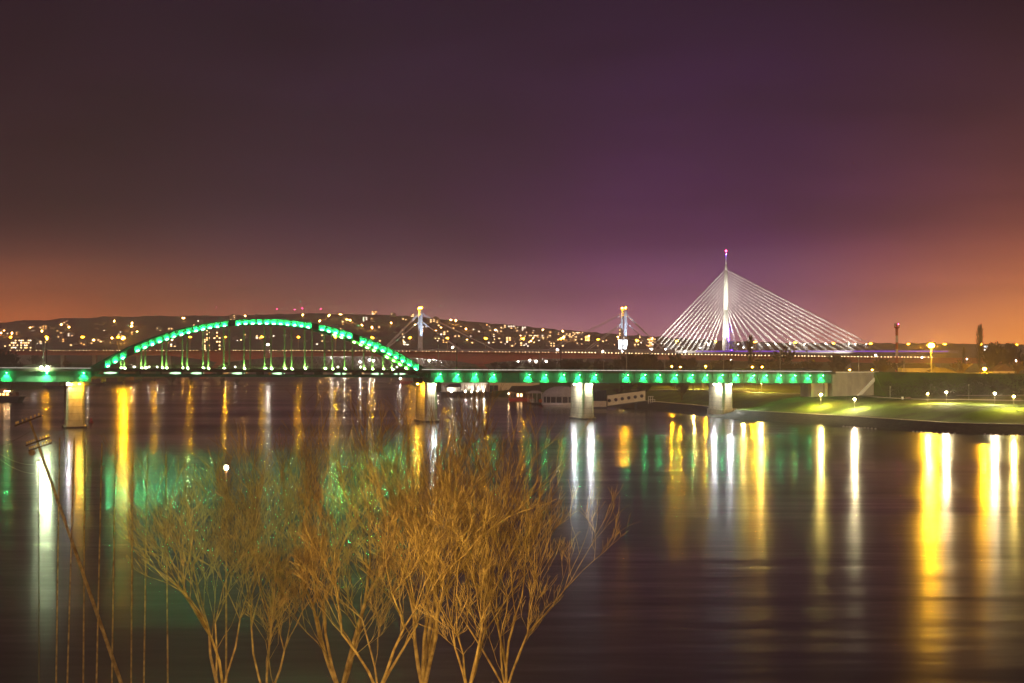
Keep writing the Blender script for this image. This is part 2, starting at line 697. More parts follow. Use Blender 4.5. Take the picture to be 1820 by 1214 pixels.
sloped_box(S_L, S_E + 2, -0.9, WID + 0.9, -0.5, 0.0).build('deck', 'asphalt', bridge)
sloped_box(S_L, S_E + 2, -1.25, -0.91, -1.25, 0.12).build('fascia', 'dark_steel', bridge)
sloped_box(S_L, S_E + 2, WID + 0.91, WID + 1.25, -1.25, 0.12).build('fascia', 'dark_steel', bridge)
sloped_box(S_L, S_A + 1, -0.55, -0.35, 0.02, 0.30).build('traffic_trail', 'trail_strip', bridge)  # glowing strips stand in for the light trails of traffic
sloped_box(S_B - 2, S_E, -0.55, -0.35, 0.02, 0.42).build('traffic_trail', 'trail_strip', bridge)
# side-span plate girders, panel by panel, with stiffeners and floodlights
PAN = 7.8
lamp_px_r = [780, 812, 844, 876, 938.5, 968, 999.5, 1027.5, 1056.3, 1113, 1143.5, 1170, 1199, 1227.5, 1253.5, 1280.5, 1308, 1336, 1359, 1384, 1409.5, 1436, 1459]
lamp_px_l = [11.5, 83, 148]
edges = [S(764)]
cl = [780, 812, 844, 876, 907, 938.5, 968, 999.5, 1027.5, 1056.3, 1085, 1113, 1143.5, 1170, 1199, 1227.5, 1253.5, 1280.5, 1308, 1336, 1359, 1384, 1409.5, 1436, 1459]
for a, b in zip(cl, cl[1:]):
    edges.append((S(a) + S(b)) / 2)
edges.append(S_E)
cll = [-24, 11.5, 47, 83, 115, 148]
edges_l = [S_L] + [(S(a) + S(b)) / 2 for a, b in zip(cll, cll[1:])] + [S_A + 1]
housing = box(-0.45, 0.45, -0.5, 0.35, 0.0, 0.28).mesh('floodlight', 'dark_steel')
lens_m = MB().ball((0, -.05, -.2), .26, 8, 5).mesh('lens', 'girder_lens')
arm_m = box(-.06, .06, -2.2, -1.26, -1.2, -1.08).mesh('lamp_arm', 'dark_steel')
green_beam = bpy.data.lights.new('floodlight_beam', 'SPOT')
green_beam.energy = 11000
green_beam.color = (0.05, 1.0, 0.30)
green_beam.spot_size = R(72)
green_beam.spot_blend = 0.45
green_beam.shadow_soft_size = 0.2
for es in (edges, edges_l):
    for a, b in zip(es, es[1:]):
        MB().hexa([(a + .12, 0, zd(a) - 5.6), (b - .12, 0, zd(b) - 5.6), (b - .12, .2, zd(b) - 5.6), (a + .12, .2, zd(a) - 5.6),
                   (a + .12, 0, zd(a) - 1.25), (b - .12, 0, zd(b) - 1.25), (b - .12, .2, zd(b) - 1.25), (a + .12, .2, zd(a) - 1.25)]).build('web_panel', 'green_steel', bridge)
    stiff = box(-0.11, 0.11, -0.32, 0.22, -5.6, -1.25).mesh('stiffener', 'green_steel')
    for a in es:
        inst('stiffener', stiff, bridge, (a, 0, zd(a)))
    a, b = es[0], es[-1]
    sloped_box(a, b, -1.0, 0.5, -5.85, -5.6).build('bottom_flange', 'green_steel', bridge)
    sloped_box(a, b, WID - .5, WID - .2, -5.85, -1.25).build('far_girder', 'green_steel', bridge)
    sloped_box(a, b, 0.5, WID - .5, -1.6, -0.5).build('floor_frame', 'dark_steel', bridge)
for px in lamp_px_r + lamp_px_l:
    s = S(px)
    fl = inst('floodlight', housing, bridge, (s, -2.3, zd(s) - 1.55), (R(38), 0, 0))
    inst('lens', lens_m, fl)
    inst('lamp_arm', arm_m, bridge, (s, 0, zd(s)))
    inst('floodlight_beam', green_beam, fl, (0, 0, -0.55), (0, 0, 0))

# arch ribs
SM, HALF, RISE = (S_A + S_B) / 2, (S_B - S_A) / 2, 23.0


def rib_top(s):
    u = (s - SM) / HALF
    return zd(SM) + RISE * (1 - abs(u) ** 2.1)


def rib_depth(s):
    u = abs((s - SM) / HALF)
    return 2.75 + 1.3 * u * u


NPAN = 46
p0, p1 = S(173), S(744)
cuts = [p0 + (p1 - p0) * i / NPAN for i in range(NPAN + 1)]
# the panels' joints are even in the picture plane, so even along the bridge to within a hair
unlit = {4, 18, 30, 36}
lamp_up = box(-0.55, 0.55, -0.30, 0.30, 0.0, 0.16).mesh('floodlight', 'dark_steel')
lens_up = box(-0.46, 0.46, -0.26, 0.26, 0.164, 0.26).mesh('lens', 'green_lamp')
lens_lime = box(-0.46, 0.46, -0.26, 0.26, 0.164, 0.26).mesh('lens', 'lime_lamp')


def rib(t0, face, near):
    """t0: near face of the rib box, 1.5 m thick; the lit web is recessed 0.35 m behind flange edges"""
    t1 = t0 + 1.5
    ext = [S_A - 5.5] + [S_A - 5.5 + (p0 - S_A + 5.5) * i / 4 for i in range(1, 4)] + cuts + [p1 + (S_B + 4.5 - p1) * i / 4 for i in range(1, 5)]
    top, bot = MB(), MB()
    for a, b in zip(ext, ext[1:]):
        za, zb = rib_top(a), rib_top(b)
        da, db = za - rib_depth(a), zb - rib_depth(b)
        top.hexa([(a, t0, za - .22), (b, t0, zb - .22), (b, t1, zb - .22), (a, t1, za - .22), (a, t0, za), (b, t0, zb), (b, t1, zb), (a, t1, za)])
        bot.hexa([(a, t0, da), (b, t0, db), (b, t1, db), (a, t1, da), (a, t0, da + .3), (b, t0, db + .3), (b, t1, db + .3), (a, t1, da + .3)])
    top.build('top_flange', 'green_steel', bridge)
    bot.build('bottom_flange', 'green_steel', bridge)
    tw = t0 + 0.75
    for i, (a, b) in enumerate(zip(ext, ext[1:])):
        za, zb = rib_top(a) - .22, rib_top(b) - .22
        da, db = rib_top(a) - rib_depth(a) + .3, rib_top(b) - rib_depth(b) + .3
        MB().hexa([(a + .06, tw, da), (b - .06, tw, db), (b - .06, tw + .12, db), (a + .06, tw + .12, da),
                   (a + .06, tw, za), (b - .06, tw, zb), (b - .06, tw + .12, zb), (a + .06, tw + .12, za)]).build('web_panel', 'green_steel', bridge)
        MB().hexa([(a - .07, t0 + .04, da - .01), (a + .055, t0 + .04, da - .01), (a + .055, t1 - .04, da - .01), (a - .07, t1 - .04, da - .01),
                   (a - .07, t0 + .04, za + .01), (a + .055, t0 + .04, za + .01), (a + .055, t1 - .04, za + .01), (a - .07, t1 - .04, za + .01)]).build('stiffener', 'green_steel', bridge)
        k = i - 4
        if 0 <= k < NPAN:
            mid = (a + b) / 2
            zc = (da + db) / 2
            slope = math.atan2(db - da, b - a)
            if near and k not in unlit:
                fl = inst('floodlight', lamp_up, bridge, (mid, t0 + 0.40, zc + .004), (0, -slope, 0))
                inst('lens', lens_up, fl)
            elif not near and k >= 34 and k not in (36, 41):
                fl = inst('floodlight', lamp_up, bridge, (mid, t0 + 0.40, zc + .004), (0, -slope, 0))
                inst('lens', lens_lime, fl)
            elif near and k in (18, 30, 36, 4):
                # dark plate stands in for the shade of the unlit panels
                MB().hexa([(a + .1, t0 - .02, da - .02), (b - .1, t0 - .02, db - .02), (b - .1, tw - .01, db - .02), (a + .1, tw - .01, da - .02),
                           (a + .1, t0 - .02, za + .02), (b - .1, t0 - .02, zb + .02), (b - .1, tw - .01, zb + .02), (a + .1, tw - .01, za + .02)]).build('unlit_shade_plate', 'dark_steel', bridge)


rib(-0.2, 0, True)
rib(WID - 0.9, 0, False)
for k in (4, 11, 18, 24, 30, 36):
    s = (cuts[k] + cuts[k + 1]) / 2
    z = rib_top(s) - rib_depth(s) / 2
    box(s - .5, s + .5, 1.4, WID - 1.0, z - .5, z + .5).build('cross_strut', 'dark_steel', bridge)
# hangers with a lamp at the foot of each
ham = MB().tube((0, 0, 0), (0, 0, 0.2), 0.2, 0.16, 6).mesh('uplight', 'hanger_lamp')
for px in (221, 258.5, 296, 333, 370.5, 408, 445, 482, 518.5, 555, 591, 627, 662, 697):
    s = S(px)
    for t, lit in ((0.55, px not in (408, 445, 555, 627)), (WID - 0.15, True)):
        z1 = rib_top(s) - rib_depth(s) + .05
        if z1 - zd(s) < 1.2:
            continue
        mb = MB()
        for q in (-.32, .2):
            mb.box(s + q, s + q + .14, t - .2, t + .2, zd(s), z1)
        mb.box(s - .17, s + .19, t - .05, t + .05, zd(s), z1 - .01)
        mb.build('hanger', 'hanger_paint', bridge)
        if lit:
            inst('uplight', ham, bridge, (s + .2, t - 0.9, zd(s) + 0.15))
# floor of the arch span: tie girder, floor beams, lamps under the deck
sloped_box(S_A + 3, S_B - 3, -0.35, 0.35, -3.5, -2.5, 1).build('tie_girder', 'green_steel', bridge)
sloped_box(S_A + 3, S_B - 3, WID - .35, WID + .35, -3.5, -2.5, 1).build('tie_girder', 'green_steel', bridge)
NB = 16
post = box(-0.3, 0.3, -0.3, 0.3, -2.5, -1.25).mesh('tie_post', 'dark_steel')
beam = box(-0.28, 0.28, 0.36, WID - .36, -3.0, -0.5).mesh('floor_beam', 'green_steel')
for i in range(NB + 1):
    s = S_A + 4 + (S_B - S_A - 8) * i / NB
    inst('tie_post', post, bridge, (s, 0, zd(s)))
    inst('floor_beam', beam, bridge, (s, 0, zd(s)))
dk = MB().lathe([(.05, -.5), (2.2, -.28), (3.0, 0), (2.2, .28), (.05, .5)], 14).mesh('underdeck_lamp', 'deck_flood')
for px in (197, 314, 352, 425, 497, 607, 673, 713):
    s = S(px)
    inst('underdeck_lamp', dk, bridge, (s, 2.6, zd(s) - 1.9), scale=(1.0, .3, 1.0))
# springing brackets next to the piers
for s, d in ((S_A - 2.0, 1), (S_B + 1.0, -1)):
    MB().prism([(s - 2.4, 0.0), (s + 2.4, 0.0), (s + 2.4, WID), (s - 2.4, WID)], 18.6, 21.0).build('bearing_block', 'dark_steel', bridge)
# railings
rp = box(-0.06, 0.06, -0.06, 0.06, 0.0, 1.45).mesh('railing_post', 'dark_steel')
n = int((S_E - S_L) / 3.2)
for t in (-1.05, WID + 1.05):
    for i in range(n + 1):
        s = S_L + 3.2 * i
        inst('railing_post', rp, bridge, (s, t, zd(s) + 0.12))
    for h in (0.45, 0.95, 1.5):
        sloped_box(S_L, S_E, t - .05, t + .05, h + .0, h + .1).build('rail', 'dark_steel', bridge)

# yellow diamond navigation mark on the tie girder
s = S(479)
nav = thing('navigation_sign', 'yellow diamond navigation sign hung under the middle of the green arch', 'sign', BW(s, -0.55, zd(s) - 1.75), PHI)
MB().add([(0, 0, -.95), (.95, 0, 0), (0, 0, .95), (-.95, 0, 0), (0, .1, -.95), (.95, .1, 0), (0, .1, .95), (-.95, .1, 0)],
         [(0, 1, 2, 3), (7, 6, 5, 4), (0, 4, 5, 1), (1, 5, 6, 2), (2, 6, 7, 3), (3, 7, 4, 0)]).build('plate', 'yellow_sign', nav)
box(-.06, .06, .1, .5, -.2, .2).build('bracket', 'dark_steel', nav)


# piers
def pier(px, w, base, label, left, front, right=None):
    s = S(px)
    zt = zd(s) - 5.9 if px > 200 else zd(s) - 5.9
    p = thing('bridge_pier', label, 'bridge pier', BW(s, 0, base), PHI)
    h = zt - base
    y0, y1, c = -0.6, 15.5, 0.9

    def ring(g):
        a = w / 2 + g
        return [(-a + c, y0 - g), (a - c, y0 - g), (a, y0 + c - g), (a, y1), (-a, y1), (-a, y0 + c - g)]
    MB().prism(ring(0.35), -3.0, h - 1.6, ring(0.0)).build('shaft', 'pier_stone', p)
    MB().prism(ring(0.25), h - 1.597, h - 0.01).build('capstone', 'pier_stone', p)
    MB().prism(ring(1.1), -3.5, 0.9 if base < 1 else 0.4).build('footing', 'pier_stone', p)
    for k in range(1, 6):
        zz = (h - 1.6) * k / 6
        g = .35 * (1 - (zz + 3) / (h + 1.4)) + .02
        MB().prism(ring(g), zz, zz + .09).build('stone_joint', 'riprap', p)
    if base < 1:
        MB().prism(ring(1.12), -3.4, 0.55).build('tide_band', 'riprap', p)
    hb = box(-.5, .5, -.4, .4, 0, .35)
    if front:
        o = hb.build('floodlight', 'dark_steel', p, (0.9, y0 - 1.0, h - .5))
        box(-.34, .34, -.28, .28, -.12, -.004).build('lens', front, o)
    if left:
        o = box(-.4, .4, -.5, .5, 0, .35).build('floodlight', 'dark_steel', p, (-w / 2 - 2.6, 4.0, h - .6))
        box(-.28, .28, -.34, .34, -.12, -.004).build('lens', left, o)
        box(-w / 2 - 2.6 + .4, -w / 2 - .2, 3.9, 4.1, h - .3, h - .1).build('bracket', 'dark_steel', p)
    if right:
        o = box(-.4, .4, -.5, .5, 0, .35).build('floodlight', 'dark_steel', p, (w / 2 - 2.2, y0 - 3.2, h - .6))
        box(-.28, .28, -.34, .34, -.12, -.004).build('lens', right, o)
    return p


pier(134, 7.4, 0, 'stone bridge pier at the left foot of the green arch, half white half amber lit', None, None, 'amber_flood')
pier(757 + 9, 5.6, 0, 'stone bridge pier under the right foot of the green arch, amber and white lit', 'amber_flood', 'white_flood')
pier(1045, 5.6, 0, 'stone bridge pier in the water beside the domed boat, lit white', 'white_flood', 'white_flood')
pier(1293, 5.2, 3.4, 'stone bridge pier standing on the grassy bank, lit white', 'white_flood', 'white_flood')
# the white lamp on the left edge of the leftmost pier
lp = [o for o in bpy.data.objects if o.name == 'bridge_pier'][0]
o = box(-.5, .5, -.4, .4, 0, .35).build('floodlight', 'dark_steel', lp, (-3.0, -1.25, zd(S_A) - 6.3))
box(-.16, .16, -.14, .14, -.12, -.004).build('lens', 'white_flood', o)

# end pier, abutment, wing wall and embankment
s = S(1456)
ep = thing('end_pier', 'short stone end support under the last green girder panel', 'bridge pier', BW(s, 0, 8.5), PHI)
box(-4.6, -3.0, 0, 3, -2, zd(s) - 5.86 - 8.5).build('column', 'pier_stone', ep)
box(3.2, 5.0, 0, 3, -2, zd(s) - 5.86 - 8.5).build('column', 'pier_stone', ep)
box(-2.95, 3.15, 1.2, 14, -2, zd(s) - 5.9 - 8.5).build('infill_wall', 'concrete', ep)
ab = thing('bridge_abutment', 'tan concrete abutment with sloping wing wall at the right end of the bridge', 'abutment', BW(S_E, 0, 8), PHI)
LW = S(1560) - S_E
zt = zd(S_E)
MB().hexa([(0.6, -.6, -2), (LW + 2, -.6, -2), (LW + 2, WID, -2), (.6, WID, -2), (.6, -.6, zt - 8.55), (LW * .98, -.6, zt - 8.55), (LW * .98, WID, zt - 8.55), (.6, WID, zt - 8.55)]).build('retaining_wall', 'concrete', ab)
box(.4, LW * 1.0, -1.0, .3, zt - 8.5, zt - 7.9).build('coping', 'pale_concrete', ab)
for q in range(5):
    box(LW * (.18 + .17 * q) - .06, LW * (.18 + .17 * q) + .06, -.68, -.605, -2, zt - 8.6).build('joint_rib', 'concrete', ab)
MB().hexa([(LW * .42, -1.6, -.8), (LW * .42 + 2.2, -1.6, -.8), (LW * .42 + 2.2, -.61, -.8), (LW * .42, -.61, -.8),
           (LW, -1.6, zt - 8.6), (LW + 2.2, -1.6, zt - 8.6), (LW + 2.2, -.61, zt - 8.6), (LW, -.61, zt - 8.6)]).build('wing_coping', 'pale_concrete', ab)

# embankment carrying the road on
mb = MB()
nn = 40
for i in range(nn + 1):
    s = S_E + LW * 0.9 + i * 9.0
    f = i / nn
    zt_ = zd(S_E) - 0.2 - 2.4 * min(1, f * 2.5)
    p = BW(s, 0, 0)
    for t, z in ((-17, 7.6), (-9, 12.5 + .4 * math.sin(i)), (-2, zt_), (20, zt_), (40, 8)):
        q = BW(s, t, z)
        mb.v.append(tuple(q))
for i in range(nn):
    for k in range(4):
        a = i * 5 + k
        mb.f.append((a, a + 5, a + 6, a + 1))
mb.f.append((0, 1, 2, 3, 4))
emb = mb.build('embankment', 'grass')
emb['kind'] = 'structure'
line = [tuple(BW(S_E + 1 + i * 12.0, 8, 0))[:2] for i in range(34)]
ribbon('approach_road', line, 15, 'asphalt', 0, 0.3, lambda x, y: zd(S_E) - 0.02 - 2.4 * min(1, max(0, (Vector((x - OX, y - OY)).length - S_E - LW * .9) / 360 * 2.5)))

rnd = random.Random(7)

# ------------------------------------------------------------------ red-brown road bridge behind
YG = 1700.0
GZ = [(-300, 622.5), (0, 623), (500, 623), (760, 624.5), (1000, 626.5), (1200, 630), (1400, 633), (1560, 635), (1700, 636), (2100, 638)]


def gz(px):
    return wz(lerp_tab(GZ, px), YG)


GB = [(-300, 631), (0, 631), (300, 632), (352, 638), (392, 645), (430, 640), (500, 634), (620, 632.5), (740, 636), (820, 643), (852, 649), (890, 643), (960, 637.5), (1050, 637), (1300, 641), (1560, 645), (2100, 648)]
road = thing('road_bridge', 'long red-brown steel road bridge with haunched girder behind the green arch', 'bridge', (0, YG, 0))
mb = MB()
pxs = [-300 + 20 * i for i in range(121)]
for a, b in zip(pxs, pxs[1:]):
    xa, xb = wx(a, YG), wx(b, YG)
    za, zb = gz(a) - .6, gz(b) - .6
    ba, bb = wz(lerp_tab(GB, a), YG), wz(lerp_tab(GB, b), YG)
    mb.hexa([(xa, 0, ba), (xb, 0, bb), (xb, 12, bb), (xa, 12, ba), (xa, 0, za), (xb, 0, zb), (xb, 12, zb), (xa, 12, za)])
mb.build('girder', 'red_steel', road)
mb, mr, ml = MB(), MB(), MB()
for a, b in zip(pxs, pxs[1:]):
    xa, xb = wx(a, YG), wx(b, YG)
    mb.hexa([(xa, -3, gz(a) - .59), (xb, -3, gz(b) - .59), (xb, 15, gz(b) - .59), (xa, 15, gz(a) - .59), (xa, -3, gz(a)), (xb, -3, gz(b)), (xb, 15, gz(b)), (xa, 15, gz(a))])
    mr.hexa([(xa, -3, gz(a) + .95), (xb, -3, gz(b) + .95), (xb, -2.8, gz(b) + .95), (xa, -2.8, gz(a) + .95), (xa, -3, gz(a) + 1.15), (xb, -3, gz(b) + 1.15), (xb, -2.8, gz(b) + 1.15), (xa, -2.8, gz(a) + 1.15)])
mb.build('deck', 'red_steel', road)
mr.build('parapet_rail', 'dark_steel', road)
pm = box(-.12, .12, -3.0, -2.8, 0, .95).mesh('parapet_post', 'dark_steel')
for i in range(150):
    px = -60 + 12.8 * i
    inst('parapet_post', pm, road, (wx(px, YG), 0, gz(px)))
# inclined legs and viaduct columns
def leg(pa, pb, w=5.0):
    a, b = wx(pa, YG), wx(pb, YG)
    za = wz(lerp_tab(GB, pa), YG) + 1
    MB().hexa([(b - w / 2, 1, -3), (b + w / 2, 1, -3), (b + w / 2, 11, -3), (b - w / 2, 11, -3), (a - w * .8, 1, za), (a + w * .8, 1, za), (a + w * .8, 11, za), (a - w * .8, 11, za)]).build('inclined_leg', 'red_steel', road)


leg(392, 352)
leg(852, 892)
for px in (20, 110, 166, 245, 300, 960, 1040, 1110, 1190, 1270, 1350, 1430, 1510, 1590, 1670, 1750, 1830):
    z = wz(lerp_tab(GB, px), YG)
    x = wx(px, YG)
    if z > ground_z(x, YG) + 1:
        box(x - 2, x + 2, 2, 10, ground_z(x, YG) - 2, z + .5).build('column', 'concrete', road)
# parapet lamps at right; further left glowing boxes stand in for traffic trails
plm = box(-.3, .3, -3.25, -3.02, .15, .6).mesh('parapet_lamp_and_trail', 'parapet_lamp_and_trail')
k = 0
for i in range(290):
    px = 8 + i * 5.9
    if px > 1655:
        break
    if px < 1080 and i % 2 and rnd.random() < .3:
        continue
    inst('parapet_lamp_and_trail', plm, road, (wx(px + rnd.uniform(-1, 1), YG), 0, gz(px) - .2), scale=(1.0 if px < 1000 else 1.7, 1, 1.0 if px < 1000 else 1.7))


# street lamps on it
def lamp_post(name, label, cat, h, arm, glow, bulb, group=None, two=False, pole='pole_paint', r=0.14):
    o = thing(name, label, cat, group=group)
    MB().tube((0, 0, 0), (0, 0, h), r, r * .6, 8).build('post', pole, o)
    for sg in ((1, -1) if two else (1,)):
        if arm:
            MB().tube((0, 0, h - .1), (sg * arm, 0, h + .25), r * .55, r * .45, 6).build('arm', pole, o)
        hd = box(-bulb * 1.3, bulb * 1.3, -bulb * .8, bulb * .8, 0, bulb * .5).build('lamp_head', 'dark_pole', o, (sg * arm, 0, h + .25))
        MB().ball((0, 0, -bulb * .62), bulb, 8, 5, .6).build('bulb', glow, hd)
    return o


g_lamps = [(-48, 599), (16, 599), (80, 599), (144, 599), (208, 599), (272, 598), (336, 598), (398, 598), (464, 597), (529, 597), (595, 598), (661, 598), (728, 599), (795, 599), (863, 599), (930, 600), (997, 602),
           (1064, 603), (1133, 604), (1204, 605), (1273, 605), (1344, 606), (1415, 607), (1483, 608), (1550, 610), (1617, 610), (1682, 612), (1746, 613), (1810, 614)]
proto = lamp_post('street_lamp', 'tall orange street lamp standing on the red-brown road bridge', 'street lamp', 14.6, 0.7, 'sodium', 0.40, 'lamps along the red-brown road bridge', two=True, r=.3)
for i, (px, py) in enumerate(g_lamps):
    o = proto if i == 0 else copy_tree(proto)
    o.location = (wx(px, YG), YG + 6, gz(px))

# ------------------------------------------------------------------ pale lattice railway bridge between them
YT = 1860.0
lat = thing('lattice_bridge', 'pale steel lattice railway bridge seen beneath the red-brown road bridge', 'bridge', (wx(420, YT), YT, 0))
z0, z1 = wz(652, YT), wz(634.5, YT)
PW = 6.6
n = int((wx(1010, YT) - wx(420, YT)) / PW)
xm = MB()
for t in (0.0, 8.0):
    xm.tube((0, t, z0), (PW, t, z1), .22, n=4).tube((0, t, z1), (PW, t, z0), .22, n=4).tube((PW / 2, t, z0), (PW, t, (z0 + z1) / 2), .15, n=4).tube((0, t, (z0 + z1) / 2), (PW / 2, t, z1), .15, n=4)
xme = xm.mesh('lattice_panel', 'grey_steel')
for i in range(n):
    inst('lattice_panel', xme, lat, (i * PW, 0, 0))
for t in (0, 8):
    box(0, n * PW, t - .35, t + .35, z1, z1 + .9).build('top_chord', 'grey_steel', lat)
    box(0, n * PW, t - .35, t + .35, z0 - 1.2, z0).build('bottom_chord', 'grey_steel', lat)
for px in (430, 560, 690, 820, 950):
    x = wx(px, YT) - wx(420, YT)
    box(x - 2.5, x + 2.5, -1, 9, -3, z0 - 1.21).build('pier', 'concrete', lat)
lb = MB().ball((0, 0, 0), .55, 6, 4).mesh('truss_lamp', 'street_white')
for px in (590, 612, 640, 657, 664, 742, 755, 763, 770, 780, 921, 942, 953, 965, 971):
    inst('truss_lamp', lb, lat, (wx(px, YT) - wx(420, YT), -1.5, wz(636 + rnd.uniform(-2, 8), YT)))

# ------------------------------------------------------------------ cable-stayed railway bridge
YC = 2000.0
csb = thing('cable_stayed_bridge', 'cable-stayed railway bridge with two slim lit pylons behind the road bridge', 'bridge', (wx(747, YC), YC, 0))
XO = wx(747, YC)


def cx_(px):
    return wx(px, YC) - XO


zdk = wz(621, YC)
box(cx_(640), cx_(1200), -1, 15, zdk - 5, zdk).build('deck', 'grey_steel', csb)
for px, pyt in ((747, 549), (1110, 549)):
    x = cx_(px)
    zt = wz(pyt, YC)
    for t, dx in ((0, 1.3), (14, -2.0)):
        MB().hexa([(x + dx - 1.9, t - 1.5, -3), (x + dx + 1.9, t - 1.5, -3), (x + dx + 1.9, t + 1.5, -3), (x + dx - 1.9, t + 1.5, -3),
                   (x + dx - 1.5, t - 1.2, zt), (x + dx + 1.5, t - 1.2, zt), (x + dx + 1.5, t + 1.2, zt), (x + dx - 1.5, t + 1.2, zt)]).build('pylon_leg', 'pale_concrete', csb)
        MB().ball((x + dx, t - .2, zt + 1.2), .95, 8, 5).build('top_lamp', 'sodium', csb)
    box(x - 2, x + 2, .5, 13.5, zt - 12, zt - 9).build('pylon_beam', 'grey_steel', csb)
    MB().box(-1, 1, -.6, .6, 0, 1).build('floodlight', 'dark_steel', csb, (x + 1, -26, zdk + 1))
    spot(csb, (x + 1.5, -28, zdk + 2), (x + 1.3, 0, zdk + 30), 160000, (0.50, 0.70, 1.0), 34)
cabs = [((743, 557), (688, 613)), ((743, 559), (690, 614)), ((743, 573), (693, 614)), ((751, 557), (858, 611)), ((751, 559), (862, 613)), ((751, 572), (806, 614)), ((751, 574), (810, 615)),
        ((1107, 557), (1000, 609)), ((1107, 559), (1004, 611)), ((1107, 573), (1053, 613)), ((1107, 575), (1057, 614)), ((1113, 557), (1162, 605)), ((1113, 559), (1165, 608)), ((1113, 573), (1150, 607))]
for (a, b), (c, d) in cabs:
    for t in (1.0, 13.0):
        z = wz(b, YC)
        e = (cx_(c) + (zdk - wz(d, YC)) * 0, t, zdk)
        sl = (cx_(c) - cx_(a)) / (wz(d, YC) - z)
        MB().tube((cx_(a), t, z), (cx_(a) + sl * (zdk - z), t, zdk), .28, n=5).build('stay_cable', 'cable_white', csb)

# ------------------------------------------------------------------ big single-pylon cable-stayed bridge
YA = 3000.0
big = thing('pylon_bridge', 'tall single-pylon cable-stayed bridge with fan of white lit cables', 'bridge', (wx(1290, YA), YA, 0))
XP = wx(1290, YA)


def ax(px):
    return wx(px, YA) - XP


def az(py):
    return wz(py, YA)


def ring(cx0, cy0, z, rx, ry, n=14):
    return [(cx0 + rx * math.cos(2 * math.pi * i / n), cy0 + ry * math.sin(2 * math.pi * i / n), z) for i in range(n)]


def loft(rings):
    mb = MB()
    n = len(rings[0])
    for r in rings:
        mb.v += r
    for k in range(len(rings) - 1):
        for i in range(n):
            j = (i + 1) % n
            mb.f.append((k * n + i, k * n + j, (k + 1) * n + j, (k + 1) * n + i))
    mb.f.append(tuple((len(rings) - 1) * n + i for i in range(n)))
    return mb


ZJ = az(551)
loft([ring(ax(1287.5), -2, -5, 4.6, 4.5), ring(ax(1288), -1.5, az(590), 4.2, 4), ring(ax(1289.3), 0, ZJ, 3.6, 4)]).build('pylon_leg', 'pale_concrete', big, smooth=True)
loft([ring(ax(1295), 4, -5, 3.0, 4.5), ring(ax(1294), 3.5, az(590), 2.6, 4), ring(ax(1292), 3, ZJ, 2.0, 3.6)]).build('pylon_leg', 'pale_concrete', big, smooth=True)
loft([ring(ax(1290.3), 1, ZJ - 1, 5.0, 5), ring(ax(1290.4), 1, az(510), 4.2, 4.4), ring(ax(1290.5), 1, az(481), 3.2, 3.4)]).build('pylon_shaft', 'pale_concrete', big, smooth=True)
loft([ring(ax(1290.5), 1, az(481), 2.6, 2.6), ring(ax(1290.5), 1, az(471), 2.3, 2.3)]).build('pylon_cap', 'pale_concrete', big, smooth=True)
loft([ring(ax(1290.5), 1, az(471), 1.4, 1.4), ring(ax(1290.5), 1, az(447), .6, .6)]).build('needle', 'cable_white', big, smooth=True)
MB().ball((ax(1290.5), 1, az(446)), 1.7, 8, 5).build('beacon', 'red_beacon', big)
MB().ball((ax(1290.5), -2.2, az(452)), 0.5, 8, 5).build('tip_lamp', 'tip_violet', big)
ZD = az(623)
box(ax(1130), ax(1700), -14, 16, ZD - 5, ZD).build('deck', 'grey_steel', big)
box(ax(1235), ax(1682), -14.4, -14.02, ZD - 2.2, ZD - .6).build('violet_light_line', 'violet_strip', big)
NL, NR = 13, 17
for i in range(NL):
    f = i / (NL - 1)
    pz = az(481 + f * 72)
    px = 1152 + f * 114
    for t in (-9, 11):
        MB().tube((ax(1290) - 2, 1, pz), (ax(px) + 0.0, t, ZD), .46, n=5, cap=False).build('stay_cable', 'cable_white', big)
for i in range(NR):
    f = i / (NR - 1)
    pz = az(481 + f * 70)
    px = 1568 - f * 258
    for t in (-9, 11):
        MB().tube((ax(1291) + 2, 1, pz), (ax(px) + 0.0, t, ZD), .38, n=5, cap=False).build('stay_cable', 'cable_white', big)
for px, pw, tgt, ang in ((1280, 2600000, 575, 20), (1284, 4200000, 510, 20)):
    MB().box(-1, 1, -1, 1, -12, 1.4).build('floodlight', 'dark_steel', big, (ax(px), -160, ZD - 2))
    spot(big, (ax(px), -161, ZD + 1), (ax(1289), 0, az(tgt)), pw, (1.0, 1.0, 0.80), ang)
for px, tx, ty, pw in ((1180, 1230, 560, 1400000), (1240, 1255, 545, 1200000), (1340, 1345, 545, 900000), (1420, 1400, 560, 1100000), (1500, 1470, 590, 800000)):
    MB().box(-1, 1, -1, 1, 0, 1.4).build('floodlight', 'dark_steel', big, (ax(px), -75, ZD - 2))
    spot(big, (ax(px), -76, ZD + 1), (ax(tx), 0, az(ty)), pw, (1.0, .95, 0.80), 95)
MB().box(-1, 1, -1, 1, 0, 1.0).build('floodlight', 'violet_flood', big, (ax(1299), -8, ZD + .01))
spot(big, (ax(1303), -12, ZD + 2), (ax(1294.5), 4, az(590)), 5000000, (0.10, 0.03, 1.0), 30)
for px in (1256, 1258, 1311, 1320, 1335, 1364, 1377, 1402, 1428, 1446, 1466, 1507, 1518, 1538):
    MB().ball((0, 0, 0), .5, 6, 4).build('deck_lamp', 'street_white', big, (ax(px), -10, az(612 + (6 if px in (1320, 1335) else 0) + rnd.uniform(-1, 1))))

